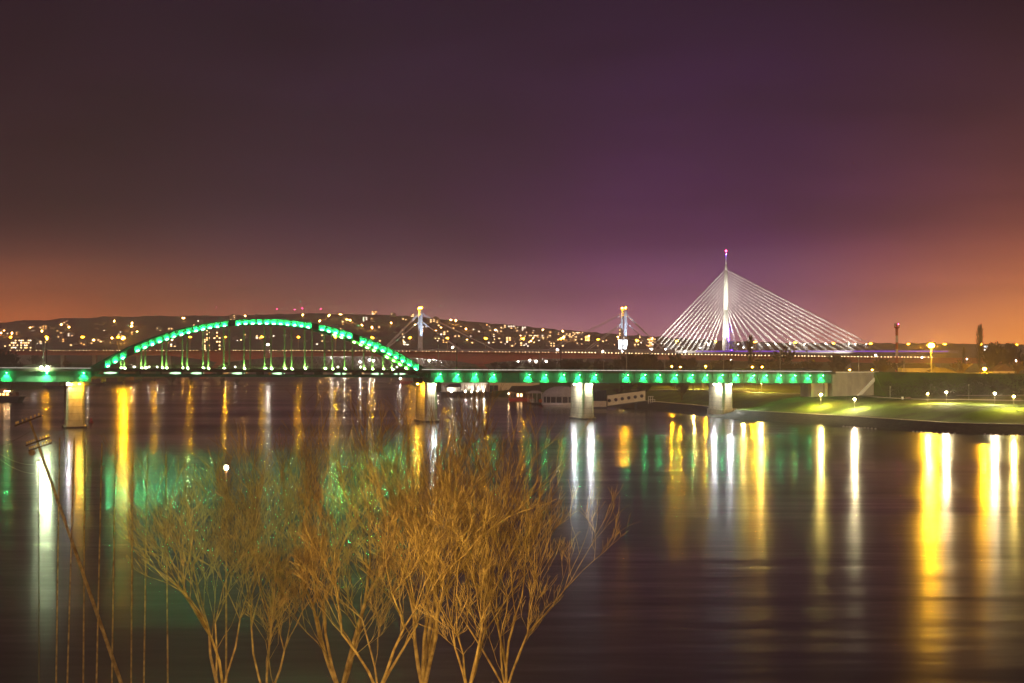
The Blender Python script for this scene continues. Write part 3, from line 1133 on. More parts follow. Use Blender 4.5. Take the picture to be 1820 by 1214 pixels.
# ------------------------------------------------------------------ bare trees
def grow(rg, mb_t, mb_c, p, d, length, r, depth, maxd, spread, up, seg=3, twig=0.012, side=.75):
    """one limb of several short bent pieces, then forks"""
    q = p.copy()
    dd = d.normalized()
    n = seg
    for i in range(n):
        nd = (dd + Vector((rg.uniform(-1, 1), rg.uniform(-1, 1), rg.uniform(-.6, 1) * .6 + up * .25)) * 0.20).normalized()
        e = q + nd * (length / n)
        r1 = max(twig, r * (1 - .30 * (i + 1) / n))
        r0 = max(twig, r * (1 - .30 * i / n))
        (mb_t if depth <= 1 else mb_c).tube(q, e, r0, r1, 6 if depth <= 1 else 3, cap=False)
        if depth >= 1 and depth < maxd and rg.random() < side:
            grow(rg, mb_t, mb_c, e, (nd + Vector((rg.uniform(-1, 1), rg.uniform(-1, 1), rg.uniform(-.1, .9))) * spread).normalized(), length * rg.uniform(.45, .7), r1 * .5, depth + 1, maxd, spread, up, seg, twig, side)
        q, dd = e, nd
    if depth < maxd:
        for k in range(rg.choice((2, 2, 3))):
            nd = (dd + Vector((rg.uniform(-1, 1), rg.uniform(-1, 1), rg.uniform(-.2, .7) + up * .3)) * spread).normalized()
            grow(rg, mb_t, mb_c, q, nd, length * rg.uniform(.62, .85), max(twig, r * .62), depth + 1, maxd, spread, up, seg, twig, side)


def bare_tree(seed, h, maxd=5, spread=.62, up=.5, trunk=.3, r=.25, twig=.02, side=.75):
    rg = random.Random(seed)
    a, b = MB(), MB()
    a.tube((0, 0, -.6), (0, 0, h * trunk), r * 1.25, r, 8, cap=False)
    for k in range(3 if maxd > 4 else 4):
        t = 2 * math.pi * (k + rg.random() * .6) / (3 if maxd > 4 else 4)
        grow(rg, a, b, Vector((0, 0, h * trunk * (1 - .12 * k))), Vector((math.cos(t) * .55, math.sin(t) * .55, 1)), h * .30, r * .62, 1, maxd, spread, up, 3, twig, side)
    top = max(v[2] for v in a.v + b.v)
    f = h / top
    for m in (a, b):
        m.v = [(x * f, y * f, z * f if z > 0 else z) for x, y, z in m.v]
    return a, b


def river_tree(seed, h, r, twig):
    """several leaning stems from one stool, forking again and again"""
    rg = random.Random(seed)
    a, b = MB(), MB()
    a.tube((0, 0, -.6), (0, 0, .5), r * 1.5, r * 1.3, 8, cap=False)
    n = rg.choice((4, 5))
    for k in range(n):
        t = 2 * math.pi * (k + rg.random() * .7) / n
        tilt = rg.uniform(.12, .55)
        d = Vector((math.cos(t) * tilt, math.sin(t) * tilt, 1))
        grow(rg, a, b, Vector((0, 0, .3 + .2 * rg.random())), d, h * rg.uniform(.26, .40), r * rg.uniform(.6, .95), 1, 6, rg.uniform(.5, .72), .32, 3, twig, .30)
    top = max(v[2] for v in a.v + b.v)
    f = h / top
    for m in (a, b):
        m.v = [(x * f, y * f, z * f if z > 0 else z) for x, y, z in m.v]
    return a, b


def poplar(seed, h, w, twig=.05):
    rg = random.Random(seed)
    a, b = MB(), MB()
    a.tube((0, 0, -.6), (0, 0, h * .96), .35, .04, 7)
    for i in range(170):
        z = h * (.12 + .84 * rg.random() ** .8)
        t = rg.random() * 6.283
        L = w * (0.35 + .65 * math.sin(min(1, (1.02 - z / h) * 1.9) * 1.57)) * rg.uniform(.6, 1)
        p = Vector((0, 0, z))
        for k in range(3):
            e = p + Vector((math.cos(t) * L * (.30 - .06 * k), math.sin(t) * L * (.30 - .06 * k), L * (.42 + .18 * k)))
            b.tube(p, e, twig * (1.3 - .3 * k), twig * (1 - .3 * k), 3, cap=False)
            for q in range(3):
                b.tube(e, e + Vector((rg.uniform(-.5, .5), rg.uniform(-.5, .5), rg.uniform(.4, 1.2))) * (w * .35), twig * .6, twig * .35, 3, cap=False)
            p = e
    return a, b


def tree_thing(name, label, cat, ab, loc, group=None, mats=('dark_bark', 'dark_bark'), rz=0, sc_=1.0):
    o = thing(name, label, cat, loc, rz, group)
    o.scale = (sc_,) * 3
    ab[0].build('trunk', mats[0], o)
    ab[1].build('crown', mats[1], o)
    return o


def on_ground(px, Y):
    x = wx(px, Y)
    return (x, Y, ground_z(x, Y) - .05)


protos = [tree_thing('bare_tree', 'x', 'tree', bare_tree(s, 12, 5, .75, .35, .22, .28, .085), (0, 0, 0)) for s in (3, 11, 29)]
used = [False] * 3


def put_tree(k, px, Y, h, label, group, rz=None, wide=1.0, ground=None):
    o = protos[k] if not used[k] else copy_tree(protos[k])
    used[k] = True
    o.location = on_ground(px, Y) if ground is None else (wx(px, Y), Y, ground)
    f = h / 12
    o.scale = (f * wide, f * wide, f)
    o.rotation_euler = (0, 0, rnd.uniform(0, 6.28) if rz is None else rz)
    tag(o, label, 'tree', group)
    return o


L1 = 'bare brown tree in the dark wooded strip above the green-lit girder'
for i in range(62):
    px = rnd.uniform(975, 1610)
    Y = rnd.uniform(1180, 1560)
    put_tree(i % 3, px, Y, rnd.uniform(9, 15), L1, 'bare trees in the wooded strip behind the bridge', wide=1.4)
for i in range(12):
    put_tree(i % 3, rnd.uniform(1120, 1160), rnd.uniform(1120, 1200), rnd.uniform(17, 21), 'tall bare tree of the dense clump right of the white screens', 'dense clump of bare trees by the screens')
for px, Y, h, l in ((1205, 1250, 21, 'bare tree in front of the left cable fan'), (1232, 1300, 17, 'smaller bare tree left of the tall pylon'), (1395, 1300, 26, 'bare tree with round crown before the right cable fan'),
                    (1490, 1350, 19, 'thin bare tree near the end of the right cables'), (1568, 1100, 17, 'small bare tree just left of the red and white mast'),
                    (1650, 1200, 12, 'low bare tree between mast and bright orange lamp')):
    put_tree(rnd.randrange(3), px, Y, h, l, None)
for px, Y, h in ((1105, 930, 11), (1118, 960, 12), (1142, 925, 12), (1152, 990, 10), (1212, 900, 11), (1232, 945, 10), (1203, 1010, 12), (1425, 900, 11), (1250, 970, 10)):
    put_tree(rnd.randrange(3), px, Y, h, 'dark spreading bare tree on the bank seen beneath the green girder', 'spreading bare trees under the girder', wide=1.25)
put_tree(1, 1708, 880, 10.5, 'round bare tree on the embankment lit orange from behind', None, wide=1.5, ground=17.6)
for px, Y, h in ((1806, 890, 9), (1824, 900, 11)):
    put_tree(2, px, Y, h, 'bare tree at the right edge of the embankment', 'bare trees at the right edge', wide=1.3, ground=17.4)
for i in range(9):
    put_tree(i % 3, rnd.uniform(1762, 1830), rnd.uniform(1150, 1500), rnd.uniform(22, 30), 'hazy orange bare tree beyond the embankment at far right', 'hazy trees beyond the embankment')
for i in range(8):
    put_tree(i % 3, rnd.uniform(-10, 26), rnd.uniform(1250, 1400), rnd.uniform(14, 30), 'bare tree on the left bank above the moored boat', 'bare trees on the left bank')
for px, h in ((66, 17), (205, 14), (222, 16), (305, 15), (318, 14), (340, 13), (395, 10), (420, 9), (120, 12)):
    put_tree(rnd.randrange(3), px, rnd.uniform(1480, 1640), h, 'hazy bare tree in front of the road bridge left of the arch crown', 'hazy bare trees by the road bridge')
for i in range(26):
    px = rnd.uniform(880, 1010)
    put_tree(i % 3, px, rnd.uniform(1560, 1660), rnd.uniform(6, 10), 'low bare tree on the bank under the road bridge', 'low trees under the road bridge', wide=1.5)
pop = [poplar(5, 26, 3.2, .07), poplar(9, 26, 3.2, .07)]
tree_thing('poplar_tree', 'slim upright poplar tree right of the tall white pylon', 'tree', pop[0], on_ground(1334, 1150), sc_=1.2)
tree_thing('poplar_tree', 'tall hazy poplar tree left of the small white sign', 'tree', pop[1], on_ground(1741, 1300), sc_=1.55)
tree_thing('poplar_tree', 'shorter hazy poplar tree between bright lamp and tall poplar', 'tree', poplar(14, 22, 2.4, .07), on_ground(1713, 1420))

# dark shrubs clothing the embankment slope
mb = MB()
rg = random.Random(3)
for i in range(15000):
    s = S_E + LW * .95 + rg.random() ** 1.0 * 330
    f = rg.random()
    t = -16.5 + 15.5 * f
    z = 7.8 + (zd(S_E) - 10.2) * f + rg.uniform(-.2, 1.0) + .9 * max(0, math.sin(s * .33) * math.sin(s * .11 + f * 5))
    p = BW(s, t - rg.uniform(0, .8), z)
    a = Vector((rg.uniform(-1, 1), rg.uniform(-1, 1), rg.uniform(-1, 1))).normalized() * rg.uniform(.25, .6)
    b = Vector((rg.uniform(-1, 1), rg.uniform(-1, 1), rg.uniform(-1, 1))).normalized() * rg.uniform(.15, .4)
    mb.add([p - a, p + b, p + a, p - b], [(0, 1, 2, 3)])
hd = mb.build('embankment_shrubs', 'hedge_leaf')
hd['kind'] = 'stuff'
hd['label'] = 'dark shrubs covering the slope of the road embankment'

# ------------------------------------------------------------------ lamps on land
def place(o, loc, label, group=None, rz=0.0):
    o.location = loc
    o.rotation_euler = (0, 0, rz)
    tag(o, label, o['category'], group)
    return o


park = lamp_post('park_lamp', 'x', 'park lamp', 5.2, 0, 'park_white', .42, pole='pole_paint', r=.09)
parkw = lamp_post('park_lamp', 'x', 'park lamp', 5.2, 0, 'park_warm', .36, pole='pole_paint', r=.09)
first = {}


def lampat(proto, px, Y, label, group=None, s=1.0, z=None):
    key = proto.name
    o = copy_tree(proto) if first.get(key) else proto
    first[key] = True
    p = on_ground(px, Y)
    place(o, (p[0], p[1], p[2] if z is None else z), label, group)
    o.scale = (s, s, s)
    return o


lampat(park, 1519, 741, 'white park lamp on the grass before the concrete abutment')
lampat(parkw, 1459, 764, 'small white park lamp under the last green girder panel', s=1.15)
lampat(parkw, 1649, 728, 'warm park lamp on the left of the bright starry pair', s=.85)
lampat(park, 1682, 722, 'bright white park lamp below the round bare tree')
lampat(park, 1768, 704, 'bright white park lamp below the big orange lamp')
lampat(parkw, 1802, 676, 'warm park lamp at the right edge of the grass', s=1.05)
lampat(parkw, 1353, 880, 'pale park lamp behind the pier on the bank', s=1.15)
lampat(parkw, 1321, 960, 'dim park lamp right of the bank pier further back', s=1.1)
lampat(parkw, 1234, 960, 'dim park lamp left of the bank pier further back', s=1.1)
sod = lamp_post('sodium_lamp', 'x', 'street lamp', 9, .8, 'sodium_strong', .80, pole='pole_paint', r=.13)
z_emb = zd(S_E) - 2.6
lampat(sod, 1345, 930, 'orange lamp on a post behind the bank pier', s=.9)
mastl = lamp_post('sodium_lamp', 'x', 'street lamp', 16.0, 0.0, 'sodium_mast', 1.35, pole='pole_paint', r=.2)
lampat(mastl, 1655, 905, 'very bright orange street lamp above the embankment road', s=1.25, z=z_emb - 3)
lampat(mastl, 1750, 862, 'bright orange lamp low behind the embankment at right', s=.62, z=13.5)
for px, py in ((1193, 651), (1208, 652), (1253, 651), (1336, 652), (1353, 652), (1509, 657), (1549, 657)):
    Y = 1000.0
    z = wz(py, Y) - 9 * .55
    o = lampat(sod, px, Y, 'small orange street lamp behind the girder railing', 'orange lamps on the road behind the girder', s=.55, z=z)
    MB().tube((0, 0, 0), (0, 0, (ground_z(wx(px, Y), Y) - z) / .55), .13, n=6).build('post_foot', 'pole_paint', o)
wl = lamp_post('white_lamp', 'x', 'street lamp', 10, .8, 'street_white', .6, pole='pole_paint', r=.13)
for px, py, s, l in ((803, 617, 1.2, 'white street lamp beside the tram poles right of the arch'), (989, 621, 1.4, 'bright white street lamp on the road bridge right of the arch'), (1070, 624, 1.2, 'white street lamp left of the white screens'),
                     (1104, 624, 1.0, 'white street lamp under the white screens'), (1156, 620, 1.5, 'bright warm street lamp at the foot of the left cable fan'), (1216, 624, 1.5, 'bright white street lamp left of the tall pylon'),
                     (1298, 639, .9, 'bluish white lamp in the wooded strip below the tall pylon'), (474, 612, 1.5, 'brilliant white street lamp seen through the arch hangers'), (1555, 631, 1.2, 'white lamp at the bridge end left of the mast'),
                     (1182, 620, .9, 'white street lamp between the two bright ones left of the pylon'), (1243, 618, .8, 'small white street lamp close left of the pylon'),
                     (1638, 635, .9, 'white lamp right of the mast'), (1717, 638, .9, 'white lamp above the round bare tree'), (1805, 641, .9, 'white lamp at the far right edge')):
    Y = 1640.0
    zg = ground_z(wx(px, Y), Y)
    z = wz(py, Y) - 10.1 * s
    o = lampat(wl, px, Y, l, None, s, z)
    MB().tube((0, 0, 0), (0, 0, (min(zg, z - .5) - z) / s), .13, n=6).build('post_foot', 'pole_paint', o)
o = lampat(mastl, 220, 1500, 'big glaring orange lamp left of the arch', s=.7, z=wz(600, 1500) - 15.6 * .7)
MB().tube((0, 0, 0), (0, 0, -12), .15, n=6).build('post_foot', 'pole_paint', o)
for px, Y in ((288, 1500), (264, 1520), (279, 1500), (238, 1530), (400, 1600), (418, 1600), (600, 1650), (640, 1650), (705, 1500), (60, 1300), (120, 1400), (10, 1250), (155, 1420)):
    lampat(wl, px, Y, 'small warm lamp on the left bank seen under the arch deck', 'lamps along the left bank', s=.45, z=wz(652 if px > 200 else 656, Y) - 4.5)
# the green-white glare beside the left tram poles: two floodlights on the railing
for px in (73, 84):
    s = S(px)
    o = thing('railing_floodlight', 'dazzling green-white floodlight on the bridge railing by the left tram poles', 'floodlight', BW(s, -1.5, zd(s) + .1), PHI, 'floodlights on the left railing')
    box(-.4, .4, -.3, .3, 0, .7).build('housing', 'dark_steel', o)
    MB().ball((0, -.6, .4), .30, 8, 5).build('lens', 'railing_flood', o)

# unlit post, sign post, litter bin, benches on the grass
up = thing('unlit_post', 'thin unlit lamp post on the grass between the park lamps', 'lamp post', on_ground(1722, 752))
MB().tube((0, 0, 0), (0, 0, 7.2), .09, .06, 8).build('post', 'pole_paint', up)
MB().ball((0, 0, 7.4), .25, 8, 5).build('globe', 'white_paint', up)
sp = thing('marker_post', 'plain pale post on the grass right of the abutment', 'post', on_ground(1582, 790))
MB().tube((0, 0, 0), (0, 0, 6.0), .16, .14, 8).build('post', 'pole_paint', sp)
box(-.25, .25, -.05, .05, 5.3, 6.1).build('plate', 'pole_paint', sp)
lb_ = thing('litter_bin', 'small white litter bin beside the lower footpath', 'litter bin', on_ground(1604, 776))
MB().lathe([(.55, 0), (.6, 1.2), (.65, 1.25), (.65, 1.35)], 10).build('body', 'white_paint', lb_)
MB().lathe([(.5, 1.352), (.5, 1.45), (.2, 1.5)], 10).build('lid', 'dark_steel', lb_)
for px, Y, l in ((1614, 777, 'dark bench next to the white litter bin'), (1810, 745, 'dark bench by the footpath at the right edge')):
    b = thing('park_bench', l, 'bench', on_ground(px, Y))
    box(-1.4, 1.4, -.3, .3, .45, .55).build('seat', 'wood_brown', b)
    box(-1.4, 1.4, .3, .4, .6, 1.1).build('backrest', 'wood_brown', b)
    for q in (-1.1, 1.1):
        box(q - .06, q + .06, -.25, .38, 0, .449).build('leg', 'dark_steel', b)

# ------------------------------------------------------------------ tram poles, brackets and wires on the bridge
def tram_pole(px, py_top, t, label, mat, bracket=0):
    s = S(px) if px < 1480 else S(px)
    b = BW(s, t, 0)
    zb = zd(min(s, S_E)) - (0 if s < S_E + LW else 2.2)
    h = wz(py_top, b.y) - zb
    o = thing('tram_pole', label, 'pole', (b.x, b.y, zb), PHI)
    MB().tube((0, 0, 0), (0, 0, h), .24, .16, 8).build('post', mat, o)
    MB().lathe([(.34, 0), (.34, .5), (.25, .55)], 10).build('base', mat, o)
    if bracket:
        MB().tube((0, 0, h * .55), (bracket, 0, h * .62), .07, n=6).build('bracket', mat, o)
        MB().tube((0, 0, h * .62 + .4), (bracket, 0, h * .62 + .05), .05, n=6).build('tie_rod', mat, o)
    MB().ball((0, 0, h + .2), .26, 8, 5).build('cap', 'dark_steel', o)
    return o


# the line of the poles: near side t=0.9, far side t=16
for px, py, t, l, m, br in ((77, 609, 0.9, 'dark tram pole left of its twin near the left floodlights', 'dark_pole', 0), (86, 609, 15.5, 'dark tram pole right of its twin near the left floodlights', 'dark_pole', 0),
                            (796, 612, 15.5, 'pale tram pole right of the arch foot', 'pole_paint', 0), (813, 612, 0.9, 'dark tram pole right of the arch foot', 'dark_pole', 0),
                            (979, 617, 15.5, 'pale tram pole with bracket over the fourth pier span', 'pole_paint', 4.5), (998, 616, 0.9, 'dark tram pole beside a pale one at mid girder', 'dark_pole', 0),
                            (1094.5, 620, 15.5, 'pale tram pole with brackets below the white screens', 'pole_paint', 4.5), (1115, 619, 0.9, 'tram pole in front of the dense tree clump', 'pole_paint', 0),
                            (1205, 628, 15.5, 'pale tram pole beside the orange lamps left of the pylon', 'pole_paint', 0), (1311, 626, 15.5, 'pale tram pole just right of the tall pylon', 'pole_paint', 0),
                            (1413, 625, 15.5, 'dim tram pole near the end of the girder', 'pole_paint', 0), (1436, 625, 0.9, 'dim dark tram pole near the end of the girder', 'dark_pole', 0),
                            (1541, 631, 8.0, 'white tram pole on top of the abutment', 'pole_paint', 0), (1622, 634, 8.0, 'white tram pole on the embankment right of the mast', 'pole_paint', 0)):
    tram_pole(px, py, t, l, m, br)
for t, dz, l in ((2.0, 8.0, 'lower tram wire running the whole bridge'), (14.0, 8.4, 'upper tram wire running the whole bridge'), (8.0, 7.2, 'middle tram wire running the whole bridge')):
    mb = MB()
    xs = [S_L + (S(1640) - S_L) * i / 60 for i in range(61)]
    for a, b in zip(xs, xs[1:]):
        mb.tube(BW(a, t, zd(a) + dz - .25 * math.sin((a - S_L) * .16) ** 2), BW(b, t, zd(b) + dz - .25 * math.sin((b - S_L) * .16) ** 2), .035, n=4, cap=False)
    tag(mb.build('tram_wire', 'dark_pole'), l, 'wire')

# ------------------------------------------------------------------ boats
def pxm(Y):
    return Y / FPX


def boat(name, label, cat, px, py, Y=None, rz=0.0):
    Y = Y or H * FPX / (py - HY)
    return thing(name, label, cat, (wx(px, Y), Y, 0), rz), Y / FPX


def hull(w, d, h, mat, parent, name='hull', rake=1.0, z=-.5):
    MB().prism([(-w / 2 + rake, 0), (w / 2 - rake, 0), (w / 2 - rake, d), (-w / 2 + rake, d)], z, h,
               [(-w / 2, -.3), (w / 2, -.3), (w / 2, d + .3), (-w / 2, d + .3)]).build(name, mat, parent)


# white exhibition houseboat
b, u = boat('houseboat', 'houseboat with brightly lit white wall panels just right of the arch pier', 'houseboat', 826, 706, 1105)
w = 88 * u
hull(w, 14, 3.4, 'hull_dark', b)
x0 = -w / 2
for i, (a, c, z1_) in enumerate(((12, 24, 6.6), (24, 36, 6.6), (37.5, 61, 10.4), (62, 84, 10.4))):
    xx = x0 + a * u
    box(xx + .1, x0 + c * u - .1, 1.2, 1.5, 3.9, z1_).build('wall_panel', 'white_paint', b)
box(x0 + 1, w / 2 - .2, 1.6, 13, 3.41, 10.3).build('cabin', 'grey_canvas', b)
MB().prism([(x0 + 8 * u, -.4), (x0 + 37 * u, -.4), (x0 + 37 * u, 1.1), (x0 + 8 * u, 1.1)], 6.7, 9.2, [(x0 + 18 * u, .6), (x0 + 37 * u, .6), (x0 + 37 * u, 1.0), (x0 + 18 * u, 1.0)]).build('canopy', 'dark_roof', b)
for i in range(9):
    q = x0 + (40 + 5 * i) * u
    MB().ball((q, .5, 4.0), .45 + .15 * (i % 3), 6, 4, 1.5).build('planter', 'hedge_leaf', b)
for q in (20, 45, 56, 66, 78):
    o = box(-.3, .3, -.2, .2, 0, .25).build('floodlight', 'dark_steel', b, (x0 + q * u, -.1, 3.5))
    box(-.22, .22, -.14, .14, .254, .32).build('lens', 'house_flood', o)
# beige hall
b, u = boat('floating_hall', 'large dim beige floating hall with dark doorway behind the wooden cabin boat', 'houseboat', 914, 706, 1135)
w = 92 * u
hull(w, 20, 2.2, 'hull_dark', b)
box(-w / 2 + .5, w / 2 - .5, .6, 19, 2.21, 10.6).build('hall_wall', 'cream_paint', b)
box(-w / 2 + 1.0, -w / 2 + 7, .2, .55, 2.3, 7.2).build('doorway', 'glass_dark', b)
box(-w / 2 + 3.9, -w / 2 + 4.1, .1, .19, 2.3, 7.2).build('door_post', 'white_paint', b)
box(-w / 2 + 9, -w / 2 + 9.4, .2, .55, 2.3, 5.4).build('post', 'dark_steel', b)
box(-w / 2, w / 2, .2, 19.4, 10.62, 11.0).build('roof', 'dark_roof', b)
# wooden cabin boat with gabled roof
b, u = boat('cabin_boat', 'brown wooden cabin boat with dark gabled roof', 'houseboat', 926, 716, 1015)
w = 46 * u
hull(w, 10, 1.9, 'red_paint', b)
box(-w / 2 + .6, w / 2 - .6, .8, 9, 1.91, 6.2).build('cabin', 'wood_brown', b)
for k in range(7):
    q = -w / 2 + 1.6 + k * 2.1
    o = box(q, q + 1.2, .66, .79, 3.0, 4.9).build('window', 'window_warm' if k in (2, 3) else 'glass_dark', b)
z = 6.21
MB().add([(-w / 2 - .3, 0, z), (w / 2 + 5, 0, z), (w / 2 + 5, 10, z), (-w / 2 - .3, 10, z), (-w / 2 + 2.5, 5, z + 3.6), (w / 2 + 4, 5, z + 3.6)],
         [(0, 1, 5, 4), (2, 3, 4, 5), (0, 4, 3), (1, 2, 5), (0, 3, 2, 1)]).build('roof', 'dark_roof', b)
o = MB().ball((-w / 2 + .4, .2, 5.0), .3, 8, 5).build('porch_lamp', 'small_lamp', b)
# pavilion raft
b, u = boat('pavilion_raft', 'small raft with grey canvas pavilion and orange tank beside the domed boat', 'raft', 951, 722, 960)
w = 30 * u
hull(w, 7, 1.2, 'hull_dark', b)
for q in (-4.3, -1.6, 1.2, 4.0):
    for t in (.4, 6.4):
        MB().tube((q, t, 1.2), (q, t, 6.8), .13, n=6).build('post', 'white_paint', b)
MB().prism([(-w / 2 - .5, -.3), (w / 2 + .2, -.3), (w / 2 + .2, 7.2), (-w / 2 - .5, 7.2)], 6.81, 8.3, [(-2, 2.5), (2, 2.5), (2, 4.5), (-2, 4.5)]).build('canopy', 'grey_canvas', b)
MB().lathe([(1.0, 1.21), (1.1, 2), (1.1, 3), (.9, 3.2)], 12, 3.4, .9).build('tank', 'orange_plastic', b)
box(-3.4, -.4, .5, 1.2, 1.21, 3.4).build('panel', 'grey_canvas', b)
# domed restaurant boat
b, u = boat('domed_boat', 'restaurant boat with big ribbed grey dome and glazed sides', 'houseboat', 999, 727, 915)
w = 72 * u
n = 20
RX, RY = w / 2, 8.0


def ell(f, z):
    return [(RX * f * math.cos(2 * math.pi * i / n), RY + RY * f * math.sin(2 * math.pi * i / n), z) for i in range(n)]


loft([ell(.90, -.5), ell(.97, .9), ell(1.0, 1.2), ell(1.0, 2.6)]).build('hull', 'white_paint', b)
loft([ell(.93, 2.61), ell(.93, 6.0)]).build('glazing', 'glass_dark', b)
for i in range(n):
    t = 2 * math.pi * i / n
    MB().tube((RX * .955 * math.cos(t), RY + RY * .955 * math.sin(t), 2.6), (RX * .955 * math.cos(t), RY + RY * .955 * math.sin(t), 6.05), .18, n=6).build('mullion', 'white_paint', b)
loft([ell(1.0, 6.06), ell(1.0, 6.5), ell(.93, 7.9), ell(.80, 9.4), ell(.60, 10.8), ell(.32, 11.8), ell(.06, 12.1)]).build('dome', 'grey_canvas', b)
for i in range(n):
    t = 2 * math.pi * i / n
    prev = None
    mb = MB()
    for f, z in ((1.0, 6.55), (.93, 7.95), (.80, 9.45), (.60, 10.85), (.32, 11.85)):
        p = (RX * f * math.cos(t), RY + RY * f * math.sin(t), z)
        if prev:
            mb.tube(prev, p, .09, n=4)
        prev = p
    mb.build('dome_rib', 'pole_paint', b)
for i in range(7):
    t = math.pi * (1.15 + .1 * i)
    MB().ball((RX * .80 * math.cos(t), RY + RY * .80 * math.sin(t), 5.0), .2, 6, 4).build('table_lamp', 'hall_light', b)
# dark cabin pontoon right of the third pier
b, u = boat('cabin_pontoon', 'cream pontoon with dark upper cabin right of the white lit pier', 'houseboat', 1063, 728, 900)
w = 30 * u
hull(w, 8, 4.2, 'cream_paint', b, rake=.1)
box(-w / 2 - .2, w / 2 + .2, -.7, 8.5, -.6, .9).build('float', 'hull_dark', b)
box(-w / 2 + .4, w / 2 - .2, .8, 7, 4.21, 10.0).build('cabin', 'glass_dark', b)
for k in range(6):
    box(-w / 2 + .6 + k * 1.6, -w / 2 + .75 + k * 1.6, .6, .79, 4.3, 9.8).build('mullion', 'dark_steel', b)
box(-w / 2, w / 2, .4, 7.4, 10.01, 10.4).build('roof', 'dark_roof', b)
# gangway with portholes
Y = 890.0
u = Y / FPX
b = thing('gangway', 'long cream tilted gangway with six round windows on the water by the bank', 'gangway', (wx(1080, Y), Y, 0))
w = 67 * u
a0, a1, c0, c1 = 1.9, 7.6, 4.9, 10.4
MB().hexa([(0, 0, a0), (w, 0, c0), (w, 3, c0), (0, 3, a0), (0, 0, a1), (w, 0, c1), (w, 3, c1), (0, 3, a1)]).build('side_wall', 'cream_paint', b)
MB().hexa([(0, -.2, a0 - .7), (w, -.2, c0 - .7), (w, 3.2, c0 - .7), (0, 3.2, a0 - .7), (0, -.2, a0 - .01), (w, -.2, c0 - .01), (w, 3.2, c0 - .01), (0, 3.2, a0 - .01)]).build('floor_beam', 'hull_dark', b)
for k in range(6):
    q = w * (.035 + k * .172)
    z = (a0 + a1) / 2 + (c0 - a0) * q / w
    o = MB().tube((q + .2, -.16, z), (q + .2, .0, z), 1.0, n=16).build('porthole', 'wood_brown', b)
    MB().tube((q + .2, -.2, z), (q + .2, -.161, z), .78, n=16).build('pane', 'glass_dark', o)
box(w * .25, w * .3, .3, 2.7, -1, 2.0).build('support', 'hull_dark', b)
box(w * .72, w * .77, .3, 2.7, -1, 4.3).build('support', 'hull_dark', b)
# little gate of posts at its landward end
b = thing('landing_gate', 'small white post frame at the landward end of the cream gangway', 'gate', (wx(1158, 905), 905, ground_z(wx(1158, 905), 905)))
for q in (-1.8, -.6, .6, 1.9):
    box(q - .14, q + .14, -.15, .15, 0, 4.0 if q < .7 else 2.6).build('post', 'white_paint', b)
box(-2.0, 2.1, -.1, .1, 2.2, 2.5).build('rail', 'white_paint', b)
box(-2.0, 1.2, -.1, .1, 4.01, 4.3).build('lintel', 'white_paint', b)
# ferry at the left edge
b, u = boat('moored_ferry', 'dark moored passenger boat with small deck lights at the left edge', 'boat', 4, 715, 1000)
w = 74 * u
MB().prism([(-w / 2, 0), (w / 2 - 4, 0), (w / 2 - 2, 4), (w / 2 - 4, 8), (-w / 2, 8)], -.5, 3.6, [(-w / 2, -.4), (w / 2 - 2, -.4), (w / 2 + .5, 4), (w / 2 - 2, 8.4), (-w / 2, 8.4)]).build('hull', 'hull_dark', b)
box(-w / 2, w / 2 - 5, 1, 7, 3.61, 6.2).build('cabin', 'wood_brown', b)
box(-w / 2, w / 2 - 7, .6, 7.4, 6.21, 6.5).build('roof', 'grey_canvas', b)
box(-w / 2, w / 2 - 11, 1.4, 6.6, 6.51, 8.6).build('upper_cabin', 'wood_brown', b)
for k in range(8):
    box(-w / 2 + 1 + 2.4 * k, -w / 2 + 2.5 + 2.4 * k, .88, .99, 4.3, 5.6).build('window', 'window_orange' if k in (4, 5, 6) else 'glass_dark', b)
for q in (1.5, 3.0, 4.4):
    MB().ball((q, .2, 6.9), .28, 6, 4).build('deck_lamp', 'small_lamp', b)
for q in range(6):
    MB().tube((w / 2 - 4 + q * .7, 0, 3.6), (w / 2 - 4 + q * .7, 0, 4.8), .05, n=5).build('railing_post', 'pole_paint', b)
# small dark boats moored at the left bank behind the deck
for i, (px, py, wd) in enumerate(((172, 684, 26), (200, 682, 34), (232, 679, 30), (262, 676, 24), (95, 690, 40))):
    b, u = boat('moored_barge', 'low dark barge on the left bank, %s' % ('just right of the leftmost pier', 'second right of the leftmost pier', 'third right of the leftmost pier', 'furthest right under the arch', 'left of the leftmost pier')[i], 'boat', px, py)
    b['group'] = 'barges along the left bank'
    hull(wd * u, 7, 2.0, 'hull_dark', b)
    box(-wd * u * .35, wd * u * .2, 1, 6, 2.01, 5.2).build('cabin', 'wood_brown', b)
    box(-wd * u * .38, wd * u * .23, .7, 6.3, 5.21, 5.5).build('roof', 'dark_roof', b)
b, u = boat('river_barge', 'reddish lit barge moored left of the amber arch pier', 'boat', 722, 680, 1480)
hull(24 * u, 7, 2.4, 'red_paint', b)
box(-5, 3.5, 1, 6, 2.41, 5.6).build('cabin', 'wood_brown', b)
box(-5.4, 3.9, .7, 6.3, 5.61, 5.9).build('roof', 'dark_roof', b)
MB().ball((-5.6, .2, 5.0), .42, 6, 4).build('deck_lamp', 'street_white', b)
# white floats strung along the foot of the quay
fm = MB().lathe([(.12, -.25), (.42, -.1), (.42, .22), (.12, .36)], 8).mesh('mooring_float', 'white_paint')
fl_line = dense(shore_offset(-2.2, i0, len(SHORE_R) - 1), 2.4)
cnt = 0
for x, y in fl_line:
    px = x / y * FPX + CX
    if 1495 < px < 1562 or 1618 < px < 1702 or 1742 < px < 1830:
        o = inst('mooring_float', fm, None, (x, y, .05))
        tag(o, 'small white float in the line along the foot of the quay', 'float', 'white floats along the quay foot')
